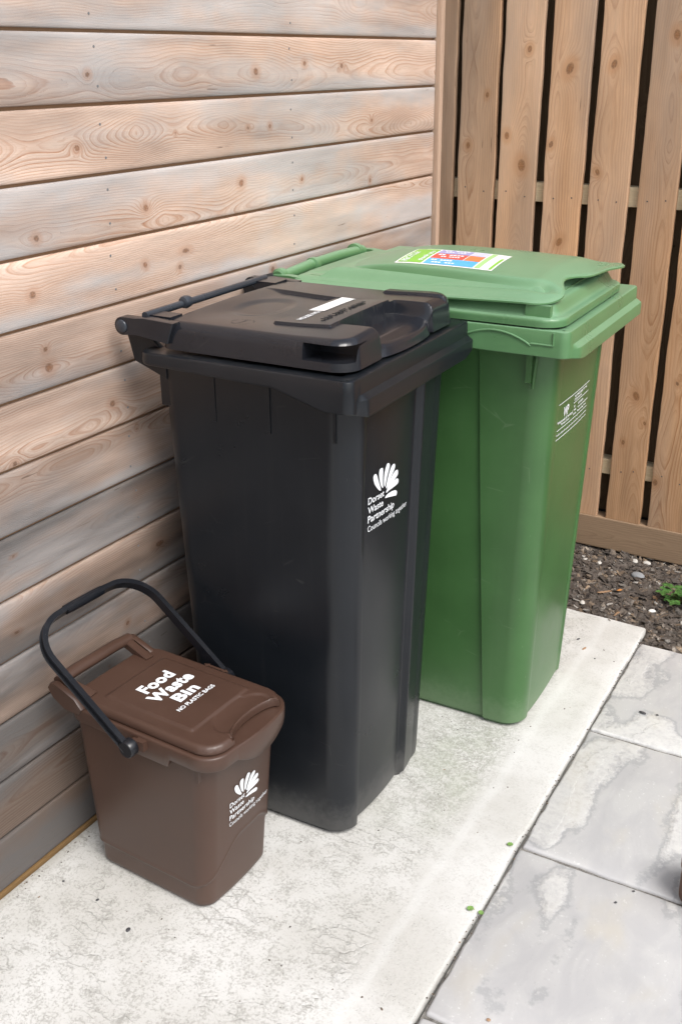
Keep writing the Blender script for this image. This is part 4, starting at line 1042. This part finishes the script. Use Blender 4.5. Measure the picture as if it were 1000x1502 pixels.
for (x, y, r_, m, lb, sx) in ((.260,-1.656,.0052,flint,'dark flint chip on the concrete in front of the brown bin',1.3),(.161,-1.629,.0040,flint,'ragged dark crumb between the wall and the brown bin',1.1),
    (.618,-.250,.0052,flint,'flat oval dark crumb on the concrete by the green bin',1.8),(.648,-.290,.0045,tan,'brown twig fragment beside the oval crumb',2.4),(.689,-.325,.0030,flint,'tiny dark crumb right of the twig fragment',1.2),
    (.867,-.508,.0062,flint,'black leaf scrap on the top grey flagstone',1.9),(.900,-.500,.0034,flint,'small brown crumb right of the black leaf scrap',1.2),(.070,-1.625,.0028,flint,'tiny dark grain beside the foot of the timber wall',1.2),
    (1.02,-1.10,.0030,flint,'round dark grain on the mortar joint',1.2),(1.0,-1.145,.0030,flint,'round dark grain just below the mortar joint',1.2),(.90,-1.505,.0040,tan,'brown crumb on the lowest flagstone',1.3)):
    lump('crumb', x, y, r_*.22, r_, m, lb, 'crumb', sx=sx, sz=.45, jag=.3, rz=x*7, group=CR)
gq = MB(); gr_ = random.Random(77)
for k in range(420):
    if k % 3 == 0: x = gr_.uniform(.006, .03); y = gr_.uniform(-2.0, -.2); z = .0
    elif k % 3 == 1: y = gr_.uniform(-1.75, -.15); x = .760+.036*(-.10-y)/1.47+gr_.uniform(-.004, .008); z = -.003
    else: x = gr_.uniform(.05, .74); y = gr_.uniform(-1.9, -.12); z = .0
    r_ = gr_.uniform(.0006, .0019); V_, Ff = rock(r_, gr_.uniform(.8, 1.8), 1, .6, .3, gr_); drop(gq, V_, Ff, x, y, z+r_*.2, (0, 0, gr_.uniform(0, 6)))
tag(gq.build('grit', M['mulch'], smooth=False), kind='stuff')
# clay pot cut off by the right edge
pot = empty('plant_pot', (1.1415, -1.056, 0), 0, 'small brown clay pot just showing at the right edge on the paving', 'plant pot')
t = NT('clay'); c = t.co(); n = t.noise(c, 30, 5, .7); t.P(Base_Color=t.mix(t.rng(n, .35, .65), (.14,.075,.055), (.24,.15,.12)), Roughness=.85, Normal=t.bump(n, .4, .002)); M['clay'] = t.m
prof = [(.0,.001),(.095,.001),(.107,.006),(.113,.014),(.114,.03),(.115,.17),(.121,.172),(.122,.198),(.119,.203),(.108,.202),(.106,.17),(.0,.165)]
V, F2 = [], []; n = 40
for i in range(n):
    a = 2*PI*i/n
    for r_, z in prof: V.append((r_*.42*math.cos(a), r_*.42*math.sin(a), z*.42))
kk = len(prof)
for i in range(n):
    for j in range(kk-1): a0 = i*kk+j; b0 = ((i+1) % n)*kk+j; F2.append((a0, b0, b0+1, a0+1))
q = MB(); q.add(V, F2); q.build('pot_body', M['clay'], pot)
q = MB(); q.add([(0,0,.0765)]+[(.045*math.cos(2*PI*k/30), .045*math.sin(2*PI*k/30), .0755+.001*math.sin(k*2.1)) for k in range(30)], [(0, 1+k, 1+(k+1) % 30) for k in range(30)]); q.build('potting_soil', M['soil'], pot)
